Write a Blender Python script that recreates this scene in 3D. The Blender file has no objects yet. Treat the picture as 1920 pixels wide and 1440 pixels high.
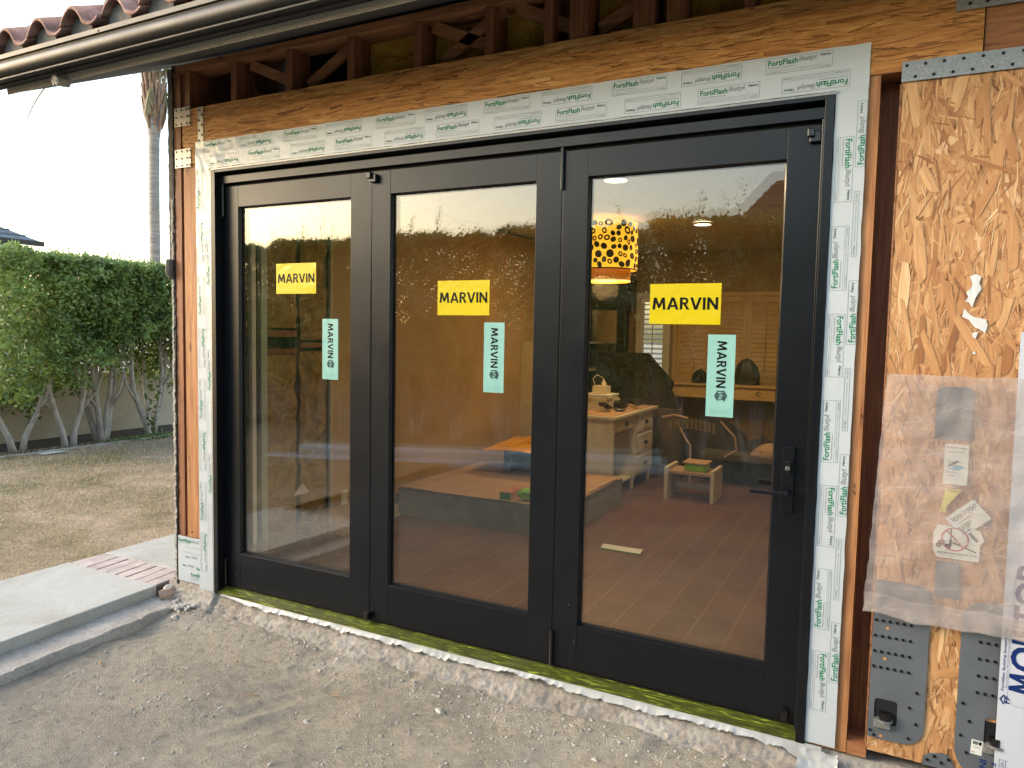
import bpy, math, random
from math import sin, cos, pi, radians
from mathutils import Vector, Matrix, noise
random.seed(7)
S = bpy.context.scene
COL = S.collection

# ------------------------------------------------------------------ camera
cam_d = bpy.data.cameras.new('camera')
cam_d.sensor_width = 36; cam_d.lens = 25.72; cam_d.clip_start = 0.05; cam_d.clip_end = 600
cam = bpy.data.objects.new('camera', cam_d); COL.objects.link(cam)
CR = (0.88715046, 0.46107821, 0.01925982)
CD = (0.04888306, -0.05239093, -0.99742952)
CF = (-0.45888398, 0.88581153, -0.06901755)
CP = (3.46584608, -2.95043532, 1.55369375)
cam.matrix_world = Matrix(((CR[0], -CD[0], -CF[0], CP[0]), (CR[1], -CD[1], -CF[1], CP[1]), (CR[2], -CD[2], -CF[2], CP[2]), (0, 0, 0, 1)))
S.camera = cam

# ------------------------------------------------------------------ sky, sun, exposure
SUN_EL = radians(23); SUN_ROT = radians(242)
W = bpy.data.worlds.new('World'); S.world = W; W.use_nodes = True
wn = W.node_tree.nodes; wl = W.node_tree.links
sky = wn.new('ShaderNodeTexSky'); sky.sky_type = 'NISHITA'; sky.sun_disc = False
sky.sun_elevation = SUN_EL; sky.sun_rotation = SUN_ROT
sky.air_density = 1.4; sky.dust_density = 2.4; sky.ozone_density = 1.0
wn['Background'].inputs['Strength'].default_value = 0.15
wl.new(sky.outputs[0], wn['Background'].inputs['Color'])
sd = bpy.data.lights.new('sun', 'SUN'); sd.energy = 0.5; sd.angle = radians(22); sd.color = (1.0, 0.92, 0.82)
so = bpy.data.objects.new('sun', sd); COL.objects.link(so)
sv = Vector((sin(SUN_ROT) * cos(SUN_EL), cos(SUN_ROT) * cos(SUN_EL), sin(SUN_EL)))
so.rotation_euler = (-sv).to_track_quat('-Z', 'Y').to_euler(); so.location = sv * 30
S.view_settings.view_transform = 'Standard'; S.view_settings.look = 'None'
S.view_settings.exposure = 1.78; S.view_settings.gamma = 1
S.render.engine = 'CYCLES'
S.cycles.max_bounces = 8; S.cycles.transparent_max_bounces = 24; S.cycles.glossy_bounces = 5; S.cycles.diffuse_bounces = 3
S.cycles.transmission_bounces = 6; S.cycles.caustics_reflective = False; S.cycles.caustics_refractive = False
S.cycles.sample_clamp_indirect = 6.0

# ------------------------------------------------------------------ materials
def new_mat(name):
    m = bpy.data.materials.new(name); m.use_nodes = True
    nt = m.node_tree; b = nt.nodes['Principled BSDF']
    return m, nt, b
def N(nt, t, **kw):
    n = nt.nodes.new(t)
    for k, v in kw.items():
        if k in n.inputs: n.inputs[k].default_value = v
        else: setattr(n, k, v)
    return n
def coords(nt, sc=(1, 1, 1), kind='Object'):
    tc = N(nt, 'ShaderNodeTexCoord'); mp = N(nt, 'ShaderNodeMapping')
    mp.inputs['Scale'].default_value = sc
    nt.links.new(tc.outputs[kind], mp.inputs['Vector']); return mp.outputs[0]
def ramp(nt, fac, stops):
    r = N(nt, 'ShaderNodeValToRGB'); e = r.color_ramp.elements
    while len(e) < len(stops): e.new(0.5)
    for el, (p, c) in zip(e, stops):
        el.position = p; el.color = (*c, 1) if len(c) == 3 else c
    nt.links.new(fac, r.inputs[0]); return r.outputs[0]
def noise_tex(nt, vec, scale, detail=5, rough=0.55, dist=0.0):
    n = N(nt, 'ShaderNodeTexNoise', Scale=scale, Detail=detail, Roughness=rough, Distortion=dist)
    nt.links.new(vec, n.inputs['Vector']); return n.outputs['Fac']
def bump(nt, b, h, strength=0.3, dist=0.01):
    n = N(nt, 'ShaderNodeBump', Strength=strength, Distance=dist)
    nt.links.new(h, n.inputs['Height']); nt.links.new(n.outputs[0], b.inputs['Normal']); return n
def mixc(nt, fac, a, c, mode='MIX'):
    n = N(nt, 'ShaderNodeMix', data_type='RGBA', blend_type=mode)
    for sock, v in ((n.inputs[0], fac), (n.inputs[6], a), (n.inputs[7], c)):
        if hasattr(v, 'links'): nt.links.new(v, sock)
        elif isinstance(v, (int, float)): sock.default_value = v
        else: sock.default_value = (*v, 1)
    return n.outputs[2]
def plain(name, c, rough=0.5, metal=0.0, var=0.12, scale=20, bmp=0.0, stretch=(1, 1, 1), spec=0.5, bd=0.002):
    m, nt, b = new_mat(name)
    v = coords(nt, stretch)
    f = noise_tex(nt, v, scale)
    lo = tuple(x * (1 - var) for x in c); hi = tuple(min(1, x * (1 + var)) for x in c)
    nt.links.new(ramp(nt, f, [(0.3, lo), (0.7, hi)]), b.inputs['Base Color'])
    rr = N(nt, 'ShaderNodeMapRange'); rr.inputs[3].default_value = max(0.02, rough - 0.08); rr.inputs[4].default_value = min(1, rough + 0.08)
    nt.links.new(f, rr.inputs[0]); nt.links.new(rr.outputs[0], b.inputs['Roughness'])
    b.inputs['Metallic'].default_value = metal; b.inputs['Specular IOR Level'].default_value = spec
    if bmp: bump(nt, b, f, bmp, bd)
    return m
def wood(name, dark, mid, light, axis=2, scale=1.0, rough=0.65, knots=True):
    m, nt, b = new_mat(name)
    s = [14 * scale] * 3; s[axis] = 0.9 * scale
    v = coords(nt, tuple(s))
    f1 = noise_tex(nt, v, 3.0, 6, 0.6, 0.6)
    s2 = [90 * scale] * 3; s2[axis] = 3 * scale
    f2 = noise_tex(nt, coords(nt, tuple(s2)), 3.0, 3, 0.6)
    c1 = ramp(nt, f1, [(0.28, dark), (0.5, mid), (0.72, light)])
    c2 = ramp(nt, f2, [(0.3, (0.55, 0.5, 0.45)), (0.6, (1, 1, 1))])
    c = mixc(nt, 0.6, c1, c2, 'MULTIPLY')
    if knots:
        s3 = [9.0] * 3; s3[axis] = 3.2
        vo = N(nt, 'ShaderNodeTexVoronoi', Scale=1.0); nt.links.new(coords(nt, tuple(s3)), vo.inputs['Vector'])
        k = ramp(nt, vo.outputs['Distance'], [(0.06, (0.25, 0.13, 0.07)), (0.13, (1, 1, 1))])
        c = mixc(nt, 0.75, c, k, 'MULTIPLY')
    nt.links.new(c, b.inputs['Base Color']); b.inputs['Roughness'].default_value = rough
    bump(nt, b, f2, 0.25, 0.002)
    return m
def flake_mat(name, stops, rough=0.6):
    m, nt, b = new_mat(name)
    at = N(nt, 'ShaderNodeAttribute', attribute_name='tone')
    g = noise_tex(nt, coords(nt, (4, 60, 1), 'UV'), 2.5, 5, 0.65, 0.3)
    g2 = noise_tex(nt, coords(nt, (1.5, 14, 1), 'UV'), 2.0, 4, 0.6, 0.8)
    base = ramp(nt, at.outputs['Fac'], stops)
    c = mixc(nt, 0.52, base, ramp(nt, g, [(0.3, (0.58, 0.5, 0.42)), (0.62, (1.05, 1.03, 1.0))]), 'MULTIPLY')
    c = mixc(nt, 0.6, c, ramp(nt, g2, [(0.3, (0.68, 0.55, 0.42)), (0.6, (1.05, 1.02, 1))]), 'MULTIPLY')
    nt.links.new(c, b.inputs['Base Color']); b.inputs['Roughness'].default_value = rough
    bump(nt, b, g, 0.35, 0.0015)
    return m

M = {}
M['black'] = plain('black_painted_aluminium', (0.004, 0.005, 0.0075), 0.33, 0.0, 0.10, 4, 0.0, spec=0.36)
m = M['black']; nt = m.node_tree; b = nt.nodes['Principled BSDF']
src = b.inputs['Base Color'].links[0].from_socket
d1 = ramp(nt, noise_tex(nt, coords(nt, (1, 1, .5)), 2.3, 9, 0.78, 1.2), [(0.56, (0, 0, 0)), (0.80, (0.30, 0.30, 0.30))])
d2 = ramp(nt, noise_tex(nt, coords(nt), 240, 2, 0.5), [(0.71, (0, 0, 0)), (0.78, (0.7, 0.7, 0.7))])
nt.links.new(mixc(nt, mixc(nt, 1.0, d1, d2, 'ADD'), src, (0.055, 0.05, 0.043)), b.inputs['Base Color'])
M['black_gloss'] = plain('black_seal', (0.006, 0.006, 0.007), 0.25, var=0.1)
M['black_matte'] = plain('black_rubber', (0.004, 0.004, 0.005), 0.75, var=0.1)
M['bronze'] = plain('bronze_gutter_paint', (0.026, 0.024, 0.023), 0.5, 0.0, 0.1, 6, 0.04, spec=0.35)
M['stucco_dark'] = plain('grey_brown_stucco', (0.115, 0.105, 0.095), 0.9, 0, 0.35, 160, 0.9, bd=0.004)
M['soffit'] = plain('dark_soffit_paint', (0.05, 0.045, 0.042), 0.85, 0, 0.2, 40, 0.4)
M['stucco_mid'] = plain('lit_stucco_edge', (0.38, 0.34, 0.30), 0.95, 0, 0.55, 190, 1.0, bd=0.004)  # stucco made lighter in colour so the eave strip looks lit
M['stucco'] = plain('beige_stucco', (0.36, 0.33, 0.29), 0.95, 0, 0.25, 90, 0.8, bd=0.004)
M['galv'] = None
m, nt, b = new_mat('galvanised_steel')
vo = N(nt, 'ShaderNodeTexVoronoi', Scale=170.0); nt.links.new(coords(nt), vo.inputs['Vector'])
nt.links.new(ramp(nt, vo.outputs['Color'], [(0.1, (0.27, 0.28, 0.28)), (0.9, (0.38, 0.38, 0.375))]), b.inputs['Base Color'])
b.inputs['Metallic'].default_value = 0.75; b.inputs['Roughness'].default_value = 0.5
bump(nt, b, noise_tex(nt, coords(nt), 30), 0.15, 0.003); M['galv'] = m
M['steel_grey'] = plain('grey_painted_steel', (0.115, 0.13, 0.145), 0.5, 0.15, 0.10, 9, 0.05)
M['screw'] = plain('dark_screw', (0.012, 0.012, 0.014), 0.4, 0.5)
M['silver'] = plain('silver_lock', (0.7, 0.7, 0.7), 0.25, 0.9, 0.05)
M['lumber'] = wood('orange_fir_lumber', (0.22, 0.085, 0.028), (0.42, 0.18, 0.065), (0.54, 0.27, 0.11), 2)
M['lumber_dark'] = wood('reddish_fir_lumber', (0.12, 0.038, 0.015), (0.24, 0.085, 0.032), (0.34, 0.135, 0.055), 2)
M['lumber_x'] = wood('fir_lumber_horizontal', (0.16, 0.06, 0.025), (0.34, 0.14, 0.055), (0.44, 0.21, 0.09), 0)
M['lumber_y'] = wood('fir_truss_lumber', (0.16, 0.06, 0.025), (0.34, 0.14, 0.055), (0.44, 0.21, 0.09), 1)
M['osb'] = flake_mat('oriented_strand_board', [(0.0, (0.30, 0.13, 0.048)), (0.25, (0.46, 0.225, 0.088)), (0.55, (0.56, 0.31, 0.135)), (0.85, (0.64, 0.39, 0.185)), (1.0, (0.74, 0.51, 0.28))])
M['lsl'] = flake_mat('laminated_strand_lumber', [(0.0, (0.20, 0.075, 0.02)), (0.25, (0.48, 0.215, 0.06)), (0.6, (0.60, 0.295, 0.09)), (1.0, (0.70, 0.41, 0.15))], 0.7)
M['strand_gap'] = plain('strand_board_gap', (0.27, 0.12, 0.045), 0.9, 0, 0.3, 40, 0.5)
M['print_green'] = plain('green_ink', (0.0, 0.19, 0.075), 0.6, var=0.05, spec=0.12)
M['print_dark'] = plain('dark_green_ink', (0.03, 0.075, 0.06), 0.6, var=0.05, spec=0.12)
M['print_grey'] = plain('grey_ink', (0.12, 0.17, 0.155), 0.6, var=0.05, spec=0.12)
M['print_black'] = plain('black_ink', (0.006, 0.006, 0.007), 0.45, var=0.05, spec=0.12)
M['print_navy'] = plain('navy_ink', (0.008, 0.025, 0.12), 0.5, var=0.05, spec=0.12)
M['print_pale'] = plain('pale_grey_ink', (0.17, 0.21, 0.21), 0.6, var=0.05, spec=0.12)
M['print_red'] = plain('red_ink', (0.5, 0.07, 0.09), 0.5, var=0.05, spec=0.12)
M['print_blue'] = plain('blue_ink', (0.12, 0.42, 0.6), 0.5, var=0.05, spec=0.12)
M['print_teal'] = plain('teal_ink', (0.10, 0.35, 0.32), 0.5, var=0.05, spec=0.12)
def film(name, c, rough, scale, strength, stretch=(1, 1, 1), dist=0.003, coat=0.3):
    m, nt, b = new_mat(name)
    f = noise_tex(nt, coords(nt, stretch), scale, 4, 0.5, 1.2)
    f2 = noise_tex(nt, coords(nt, stretch), scale * 0.3, 3, 0.5, 0.5)
    nt.links.new(ramp(nt, f2, [(0.3, tuple(x * .93 for x in c)), (0.7, c)]), b.inputs['Base Color'])
    b.inputs['Roughness'].default_value = rough; b.inputs['Coat Weight'].default_value = coat; b.inputs['Coat Roughness'].default_value = 0.15
    bump(nt, b, f, strength, dist); return m
M['tape'] = film('white_flashing_tape', (0.50, 0.545, 0.575), 0.38, 9, 0.35, (0.6, 1, 1.2), 0.006)
M['yellow_film'] = film('yellow_film_sticker', (0.64, 0.50, 0.0), 0.3, 12, 0.3, (1, 1, 1.6), 0.004)
M['teal_film'] = film('teal_film_sticker', (0.27, 0.52, 0.47), 0.3, 12, 0.3, (1.5, 1, 0.7), 0.004)
M['wrap'] = film('white_moisture_wrap', (0.50, 0.53, 0.59), 0.45, 5, 0.3, (1, 1, 1), 0.01)
M['membrane'] = film('white_sealing_membrane', (0.42, 0.43, 0.42), 0.5, 18, 0.6, (0.5, 1, 1), 0.006)
M['paper'] = plain('white_paper_label', (0.68, 0.70, 0.64), 0.6, var=0.05)
M['paper_yellow'] = plain('yellow_paper_label', (0.72, 0.64, 0.14), 0.6, var=0.05)
M['paper_torn'] = plain('torn_white_paper', (0.62, 0.62, 0.61), 0.7, var=0.06)

# green sill tape
m, nt, b = new_mat('green_sill_tape')
f = noise_tex(nt, coords(nt, (1, 1, 1)), 2.2, 4, 0.6, 1.0)
f2 = noise_tex(nt, coords(nt, (3, 36, 36)), 2.2, 6, 0.72, 2.0)
c = ramp(nt, f2, [(0.42, (0.045, 0.05, 0.010)), (0.545, (0.075, 0.085, 0.012)), (0.58, (0.20, 0.25, 0.015)), (0.66, (0.40, 0.46, 0.07))])
nt.links.new(mixc(nt, ramp(nt, f, [(0.30, (0, 0, 0)), (0.45, (1, 1, 1))]), (0.085, 0.09, 0.028), c), b.inputs['Base Color'])
b.inputs['Roughness'].default_value = 0.3; bump(nt, b, f2, 0.3, 0.003); M['green_tape'] = m

# clear glass: reflects part of the light, passes the rest
def glass(name, fac, tint):
    m = bpy.data.materials.new(name); m.use_nodes = True; nt = m.node_tree; nt.nodes.remove(nt.nodes['Principled BSDF'])
    out = nt.nodes['Material Output']
    t = N(nt, 'ShaderNodeBsdfTransparent', Color=(*tint, 1)); g = N(nt, 'ShaderNodeBsdfGlossy', Roughness=0.0, Color=(1, 1, 1, 1))
    lw = N(nt, 'ShaderNodeLayerWeight', Blend=0.35)
    mr = N(nt, 'ShaderNodeMapRange'); mr.inputs[3].default_value = fac; mr.inputs[4].default_value = min(1, fac + 0.55)
    pw = N(nt, 'ShaderNodeMath', operation='POWER'); pw.inputs[1].default_value = 2.5
    nt.links.new(lw.outputs['Facing'], pw.inputs[0]); nt.links.new(pw.outputs[0], mr.inputs[0])
    mx = N(nt, 'ShaderNodeMixShader'); nt.links.new(mr.outputs[0], mx.inputs[0]); nt.links.new(t.outputs[0], mx.inputs[1]); nt.links.new(g.outputs[0], mx.inputs[2])
    # thin dust: faint specks and wiped smears
    d = N(nt, 'ShaderNodeBsdfDiffuse', Color=(0.6, 0.57, 0.52, 1))
    n1 = noise_tex(nt, coords(nt, (1, 1, 1)), 3.0, 8, 0.75, 1.5)
    n2 = noise_tex(nt, coords(nt, (1, 1, 1)), 120.0, 2, 0.5)
    dr = ramp(nt, n1, [(0.5, (0.0, 0.0, 0.0)), (0.8, (0.012, 0.012, 0.012))])
    dr2 = ramp(nt, n2, [(0.70, (0, 0, 0)), (0.80, (0.06, 0.06, 0.06))])
    ad = mixc(nt, 1.0, dr, dr2, 'ADD')
    mx2 = N(nt, 'ShaderNodeMixShader'); nt.links.new(ad, mx2.inputs[0]); nt.links.new(mx.outputs[0], mx2.inputs[1]); nt.links.new(d.outputs[0], mx2.inputs[2])
    nt.links.new(mx2.outputs[0], out.inputs[0]); return m
M['glass_out'] = glass('outer_window_glass', 0.048, (0.95, 0.95, 0.93))
M['glass_in'] = glass('inner_window_glass', 0.038, (0.95, 0.95, 0.93))
def clear(name, tint, fac):
    m = bpy.data.materials.new(name); m.use_nodes = True; nt = m.node_tree; nt.nodes.remove(nt.nodes['Principled BSDF'])
    t = N(nt, 'ShaderNodeBsdfTransparent', Color=(*tint, 1)); g = N(nt, 'ShaderNodeBsdfGlossy', Roughness=0.05)
    mx = N(nt, 'ShaderNodeMixShader'); mx.inputs[0].default_value = fac
    nt.links.new(t.outputs[0], mx.inputs[1]); nt.links.new(g.outputs[0], mx.inputs[2]); nt.links.new(mx.outputs[0], nt.nodes['Material Output'].inputs[0]); return m
M['bottle'] = clear('clear_bottle', (0.8, 0.85, 0.8), 0.15)
# hazy polythene
m = bpy.data.materials.new('hazy_polythene'); m.use_nodes = True; nt = m.node_tree; b = nt.nodes['Principled BSDF']
b.inputs['Base Color'].default_value = (0.48, 0.42, 0.395, 1); b.inputs['Roughness'].default_value = 0.26; b.inputs['Specular IOR Level'].default_value = 0.7
f = noise_tex(nt, coords(nt, (0.7, 1, 2.4)), 3.6, 2.0, 0.45, 0.35)
fh = noise_tex(nt, coords(nt, (1, 1, 2.0)), 5, 5, 0.6, 1.2)
ridge = N(nt, 'ShaderNodeMath', operation='SUBTRACT'); ridge.inputs[1].default_value = 0.5; nt.links.new(f, ridge.inputs[0])
ab = N(nt, 'ShaderNodeMath', operation='ABSOLUTE'); nt.links.new(ridge.outputs[0], ab.inputs[0])
fac = ramp(nt, ab.outputs[0], [(0.0, (0.62,) * 3), (0.006, (0.46,) * 3), (0.10, (0.40,) * 3)])  # wrinkle highlights painted in as thin milkier lines
bump(nt, b, fh, 0.6, 0.02)
t = N(nt, 'ShaderNodeBsdfTransparent', Color=(1, 0.99, 0.98, 1)); mx = N(nt, 'ShaderNodeMixShader')
nt.links.new(fac, mx.inputs[0]); nt.links.new(t.outputs[0], mx.inputs[1]); nt.links.new(b.outputs[0], mx.inputs[2])
nt.links.new(mx.outputs[0], nt.nodes['Material Output'].inputs[0]); M['poly'] = m

# dirt
m, nt, b = new_mat('dusty_dirt')
v = coords(nt)
f1 = noise_tex(nt, v, 1.3, 8, 0.62, 0.4); f2 = noise_tex(nt, v, 26, 6, 0.7); f3 = noise_tex(nt, v, 170, 3, 0.6)
c = ramp(nt, f1, [(0.30, (0.38, 0.335, 0.28)), (0.45, (0.47, 0.42, 0.345)), (0.58, (0.55, 0.49, 0.395)), (0.75, (0.53, 0.505, 0.465))])
c = mixc(nt, 0.8, c, ramp(nt, f2, [(0.28, (0.6, 0.58, 0.55)), (0.5, (0.98, 0.97, 0.95)), (0.75, (1.2, 1.18, 1.15))]), 'MULTIPLY')
vo = N(nt, 'ShaderNodeTexVoronoi', Scale=75.0); nt.links.new(v, vo.inputs['Vector'])
peb = ramp(nt, vo.outputs['Distance'], [(0.12, (1, 1, 1)), (0.2, (0, 0, 0))])
pm = mixc(nt, 1.0, peb, ramp(nt, noise_tex(nt, v, 5, 4, 0.6), [(0.52, (0, 0, 0)), (0.62, (1, 1, 1))]), 'MULTIPLY')
c = mixc(nt, pm, c, ramp(nt, vo.outputs['Color'], [(0.2, (0.22, 0.19, 0.165)), (0.9, (0.5, 0.47, 0.43))]))
nt.links.new(c, b.inputs['Base Color']); b.inputs['Roughness'].default_value = 0.95; b.inputs['Specular IOR Level'].default_value = 0.1
ma = N(nt, 'ShaderNodeMath', operation='ADD'); nt.links.new(f2, ma.inputs[0]); nt.links.new(f3, ma.inputs[1])
bump(nt, b, ma.outputs[0], 1.0, 0.022); M['dirt'] = m
M['pebble'] = plain('grey_pebble', (0.46, 0.43, 0.385), 0.9, 0, 0.35, 18, 0.3)
M['chip'] = plain('pale_stucco_chip', (0.55, 0.5, 0.44), 0.9, 0, 0.15, 40, 0.3)
m, nt, b = new_mat('pale_concrete')
v = coords(nt); f1 = noise_tex(nt, v, 2.2, 8, 0.65, 0.6); f2 = noise_tex(nt, v, 60, 4, 0.6)
c = ramp(nt, f1, [(0.28, (0.33, 0.305, 0.265)), (0.48, (0.46, 0.445, 0.40)), (0.62, (0.50, 0.49, 0.455)), (0.75, (0.42, 0.42, 0.41))])
c = mixc(nt, 0.4, c, ramp(nt, f2, [(0.3, (0.75, 0.74, 0.72)), (0.6, (1.05, 1.05, 1.05))]), 'MULTIPLY')
nt.links.new(c, b.inputs['Base Color']); b.inputs['Roughness'].default_value = 0.85; bump(nt, b, f2, 0.25, 0.003); M['concrete'] = m
def rough_conc(name, cols, sc):
    m, nt, b = new_mat(name)
    v = coords(nt); f1 = noise_tex(nt, v, sc, 9, 0.7, 0.5); f2 = noise_tex(nt, v, 55, 6, 0.75)
    c = ramp(nt, f1, [(0.3, cols[0]), (0.5, cols[1]), (0.7, cols[2])])
    c = mixc(nt, 0.75, c, ramp(nt, f2, [(0.28, (0.5, 0.47, 0.45)), (0.5, (1, 0.98, 0.96)), (0.75, (1.35, 1.3, 1.27))]), 'MULTIPLY')
    nt.links.new(c, b.inputs['Base Color']); b.inputs['Roughness'].default_value = 0.95; bump(nt, b, f2, 0.9, 0.012); return m
M['rough_concrete'] = rough_conc('rough_foundation_concrete', [(0.24, 0.21, 0.175), (0.36, 0.325, 0.28), (0.50, 0.475, 0.44)], 6)
M['ledge'] = rough_conc('dusty_brick_ledge', [(0.36, 0.32, 0.27), (0.47, 0.43, 0.38), (0.56, 0.53, 0.48)], 5)
M['brick_pink'] = plain('pink_paver', (0.50, 0.41, 0.375), 0.9, 0, 0.22, 14, 0.35)
M['joint'] = plain('dark_joint', (0.14, 0.115, 0.10), 0.95, 0, 0.3, 40)
m, nt, b = new_mat('dry_lawn')
v = coords(nt); f1 = noise_tex(nt, v, 1.1, 8, 0.65, 0.4); f2 = noise_tex(nt, v, 40, 5, 0.7)
c = ramp(nt, f1, [(0.36, (0.17, 0.15, 0.07)), (0.47, (0.33, 0.25, 0.15)), (0.62, (0.46, 0.35, 0.24))])
c = mixc(nt, 0.7, c, ramp(nt, f2, [(0.3, (0.5, 0.5, 0.5)), (0.65, (1.2, 1.2, 1.2))]), 'MULTIPLY')
nt.links.new(c, b.inputs['Base Color']); b.inputs['Roughness'].default_value = 0.95; bump(nt, b, f2, 0.8, 0.02); M['lawn'] = m
M['bed_soil'] = plain('planting_bed_soil', (0.085, 0.06, 0.042), 0.95, 0, 0.4, 25, 0.9, bd=0.02)
def leafy(name, a, bcol, rough=0.5, trans=0.14):
    m, nt, b = new_mat(name)
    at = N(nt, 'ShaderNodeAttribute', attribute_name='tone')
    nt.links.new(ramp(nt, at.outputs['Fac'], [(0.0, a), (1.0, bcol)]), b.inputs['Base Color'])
    b.inputs['Roughness'].default_value = rough
    tr = N(nt, 'ShaderNodeBsdfTranslucent', Color=(*[min(1, x * 1.6) for x in bcol], 1)); mx = N(nt, 'ShaderNodeMixShader'); mx.inputs[0].default_value = trans
    nt.links.new(b.outputs[0], mx.inputs[1]); nt.links.new(tr.outputs[0], mx.inputs[2]); nt.links.new(mx.outputs[0], nt.nodes['Material Output'].inputs[0]); return m
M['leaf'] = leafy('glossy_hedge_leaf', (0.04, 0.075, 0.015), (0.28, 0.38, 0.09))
M['grass'] = leafy('straw_grass_blade', (0.24, 0.22, 0.09), (0.58, 0.46, 0.30), 0.7)
M['frond'] = leafy('palm_frond', (0.10, 0.11, 0.04), (0.30, 0.26, 0.13), 0.6)
M['bark'] = plain('grey_bark', (0.50, 0.45, 0.40), 0.9, 0, 0.3, 18, 0.6, (1, 1, 0.4), bd=0.006)
M['palm_bark'] = plain('ringed_palm_bark', (0.30, 0.27, 0.25), 0.9, 0, 0.4, 6, 0.6, (0.3, 0.3, 4), bd=0.02)
M['boot'] = plain('orange_frond_base', (0.30, 0.19, 0.13), 0.8, 0, 0.4, 6, 0.4)
M['garden_wall'] = rough_conc('tan_garden_wall', [(0.52, 0.42, 0.31), (0.64, 0.53, 0.41), (0.70, 0.60, 0.48)], 2.0)
m, nt, b = new_mat('terracotta_tile')
v = coords(nt); f1 = noise_tex(nt, v, 7, 6, 0.6); f2 = noise_tex(nt, v, 90, 3, 0.6)
c = ramp(nt, f1, [(0.3, (0.13, 0.075, 0.06)), (0.5, (0.31, 0.165, 0.135)), (0.7, (0.46, 0.29, 0.245))])
nt.links.new(mixc(nt, 0.5, c, ramp(nt, f2, [(0.3, (0.5, 0.5, 0.5)), (0.65, (1.15, 1.15, 1.15))]), 'MULTIPLY'), b.inputs['Base Color'])
b.inputs['Roughness'].default_value = 0.85; bump(nt, b, f2, 0.5, 0.003); M['tile'] = m
M['mortar'] = plain('grey_mortar_plug', (0.13, 0.125, 0.12), 0.95, 0, 0.3, 30, 0.6)
M['slate'] = plain('grey_flat_tile', (0.17, 0.18, 0.20), 0.8, 0, 0.25, 6, 0.3, (1, 1, 5))
M['brown_roof'] = plain('brown_flat_tile', (0.13, 0.09, 0.075), 0.85, 0, 0.25, 6, 0.3)
M['drywall'] = plain('tan_painted_wall', (0.40, 0.275, 0.145), 0.8, 0, 0.10, 3)
M['ceiling'] = plain('cream_ceiling', (0.62, 0.56, 0.45), 0.85, 0, 0.05, 3)
m, nt, b = new_mat('dusty_red_floor')
v = coords(nt); br = N(nt, 'ShaderNodeTexBrick', Scale=1.0); br.offset = 0.5
br.inputs['Brick Width'].default_value = 0.9; br.inputs['Row Height'].default_value = 0.19; br.inputs['Mortar Size'].default_value = 0.004
br.inputs['Color1'].default_value = (0.075, 0.022, 0.011, 1); br.inputs['Color2'].default_value = (0.12, 0.035, 0.016, 1); br.inputs['Mortar'].default_value = (0.24, 0.14, 0.09, 1)
mp = N(nt, 'ShaderNodeMapping'); mp.inputs['Rotation'].default_value = (0, 0, radians(90)); tc = N(nt, 'ShaderNodeTexCoord')
nt.links.new(tc.outputs['Object'], mp.inputs[0]); nt.links.new(mp.outputs[0], br.inputs['Vector'])
f1 = noise_tex(nt, v, 1.6, 8, 0.65, 0.8)
nt.links.new(mixc(nt, ramp(nt, f1, [(0.38, (0, 0, 0)), (0.66, (0.7, 0.7, 0.7))]), br.outputs['Color'], (0.17, 0.095, 0.06)), b.inputs['Base Color'])
b.inputs['Roughness'].default_value = 0.38; M['floor'] = m
m, nt, b = new_mat('mineral_wool')
f1 = noise_tex(nt, coords(nt, (1, 1, 1.3)), 5, 9, 0.72, 1.5)
nt.links.new(ramp(nt, f1, [(0.3, (0.13, 0.075, 0.018)), (0.5, (0.36, 0.235, 0.075)), (0.7, (0.52, 0.38, 0.14))]), b.inputs['Base Color'])
b.inputs['Roughness'].default_value = 1; bump(nt, b, f1, 1.0, 0.04); M['wool'] = m
m, nt, b = new_mat('amber_attic_wool')
f1 = noise_tex(nt, coords(nt, (1, 1, 2.2)), 4, 9, 0.72, 1.5)
nt.links.new(ramp(nt, f1, [(0.3, (0.35, 0.15, 0.02)), (0.5, (0.75, 0.42, 0.06)), (0.7, (0.9, 0.62, 0.14))]), b.inputs['Base Color'])
b.inputs['Roughness'].default_value = 1; bump(nt, b, f1, 1.0, 0.04); M['attic_wool'] = m
M['cardboard'] = plain('brown_cardboard', (0.42, 0.27, 0.15), 0.8, 0, 0.15, 5, 0.1)
M['board_side'] = plain('dusty_board_edge', (0.20, 0.165, 0.11), 0.85, 0, 0.2, 12, 0.2)
M['white_wood'] = plain('antique_white_paint', (0.62, 0.56, 0.42), 0.5, 0, 0.1, 6, 0.05)
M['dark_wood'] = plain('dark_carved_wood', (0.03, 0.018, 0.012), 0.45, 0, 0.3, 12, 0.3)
M['dark_cloth'] = plain('dark_brown_cloth', (0.020, 0.014, 0.010), 0.9, 0, 0.35, 6, 0.4, bd=0.02)
M['grey_cloth'] = plain('grey_dust_sheet', (0.09, 0.075, 0.06), 0.9, 0, 0.25, 5, 0.4, bd=0.02)
M['orange_sheet'] = plain('orange_foam_sheet', (0.72, 0.36, 0.03), 0.7, 0, 0.15, 7, 0.2)
M['lime'] = plain('lime_green_wrap', (0.25, 0.55, 0.03), 0.4, 0, 0.1)
M['green_box'] = plain('green_carton', (0.08, 0.28, 0.06), 0.5, 0, 0.1)
M['red_box'] = plain('red_brown_carton', (0.42, 0.17, 0.10), 0.5, 0, 0.3, 30)
M['honey'] = plain('honey_shutter_paint', (0.62, 0.40, 0.16), 0.5, 0, 0.06, 4)
M['shutter_white'] = plain('white_shutter_paint', (0.75, 0.72, 0.62), 0.5, 0, 0.05, 4)
M['pale_green'] = plain('pale_green_board', (0.42, 0.50, 0.44), 0.5, 0, 0.08, 4)
M['pipe'] = plain('white_plastic_pipe', (0.88, 0.88, 0.87), 0.3, 0, 0.06, 8)
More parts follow.
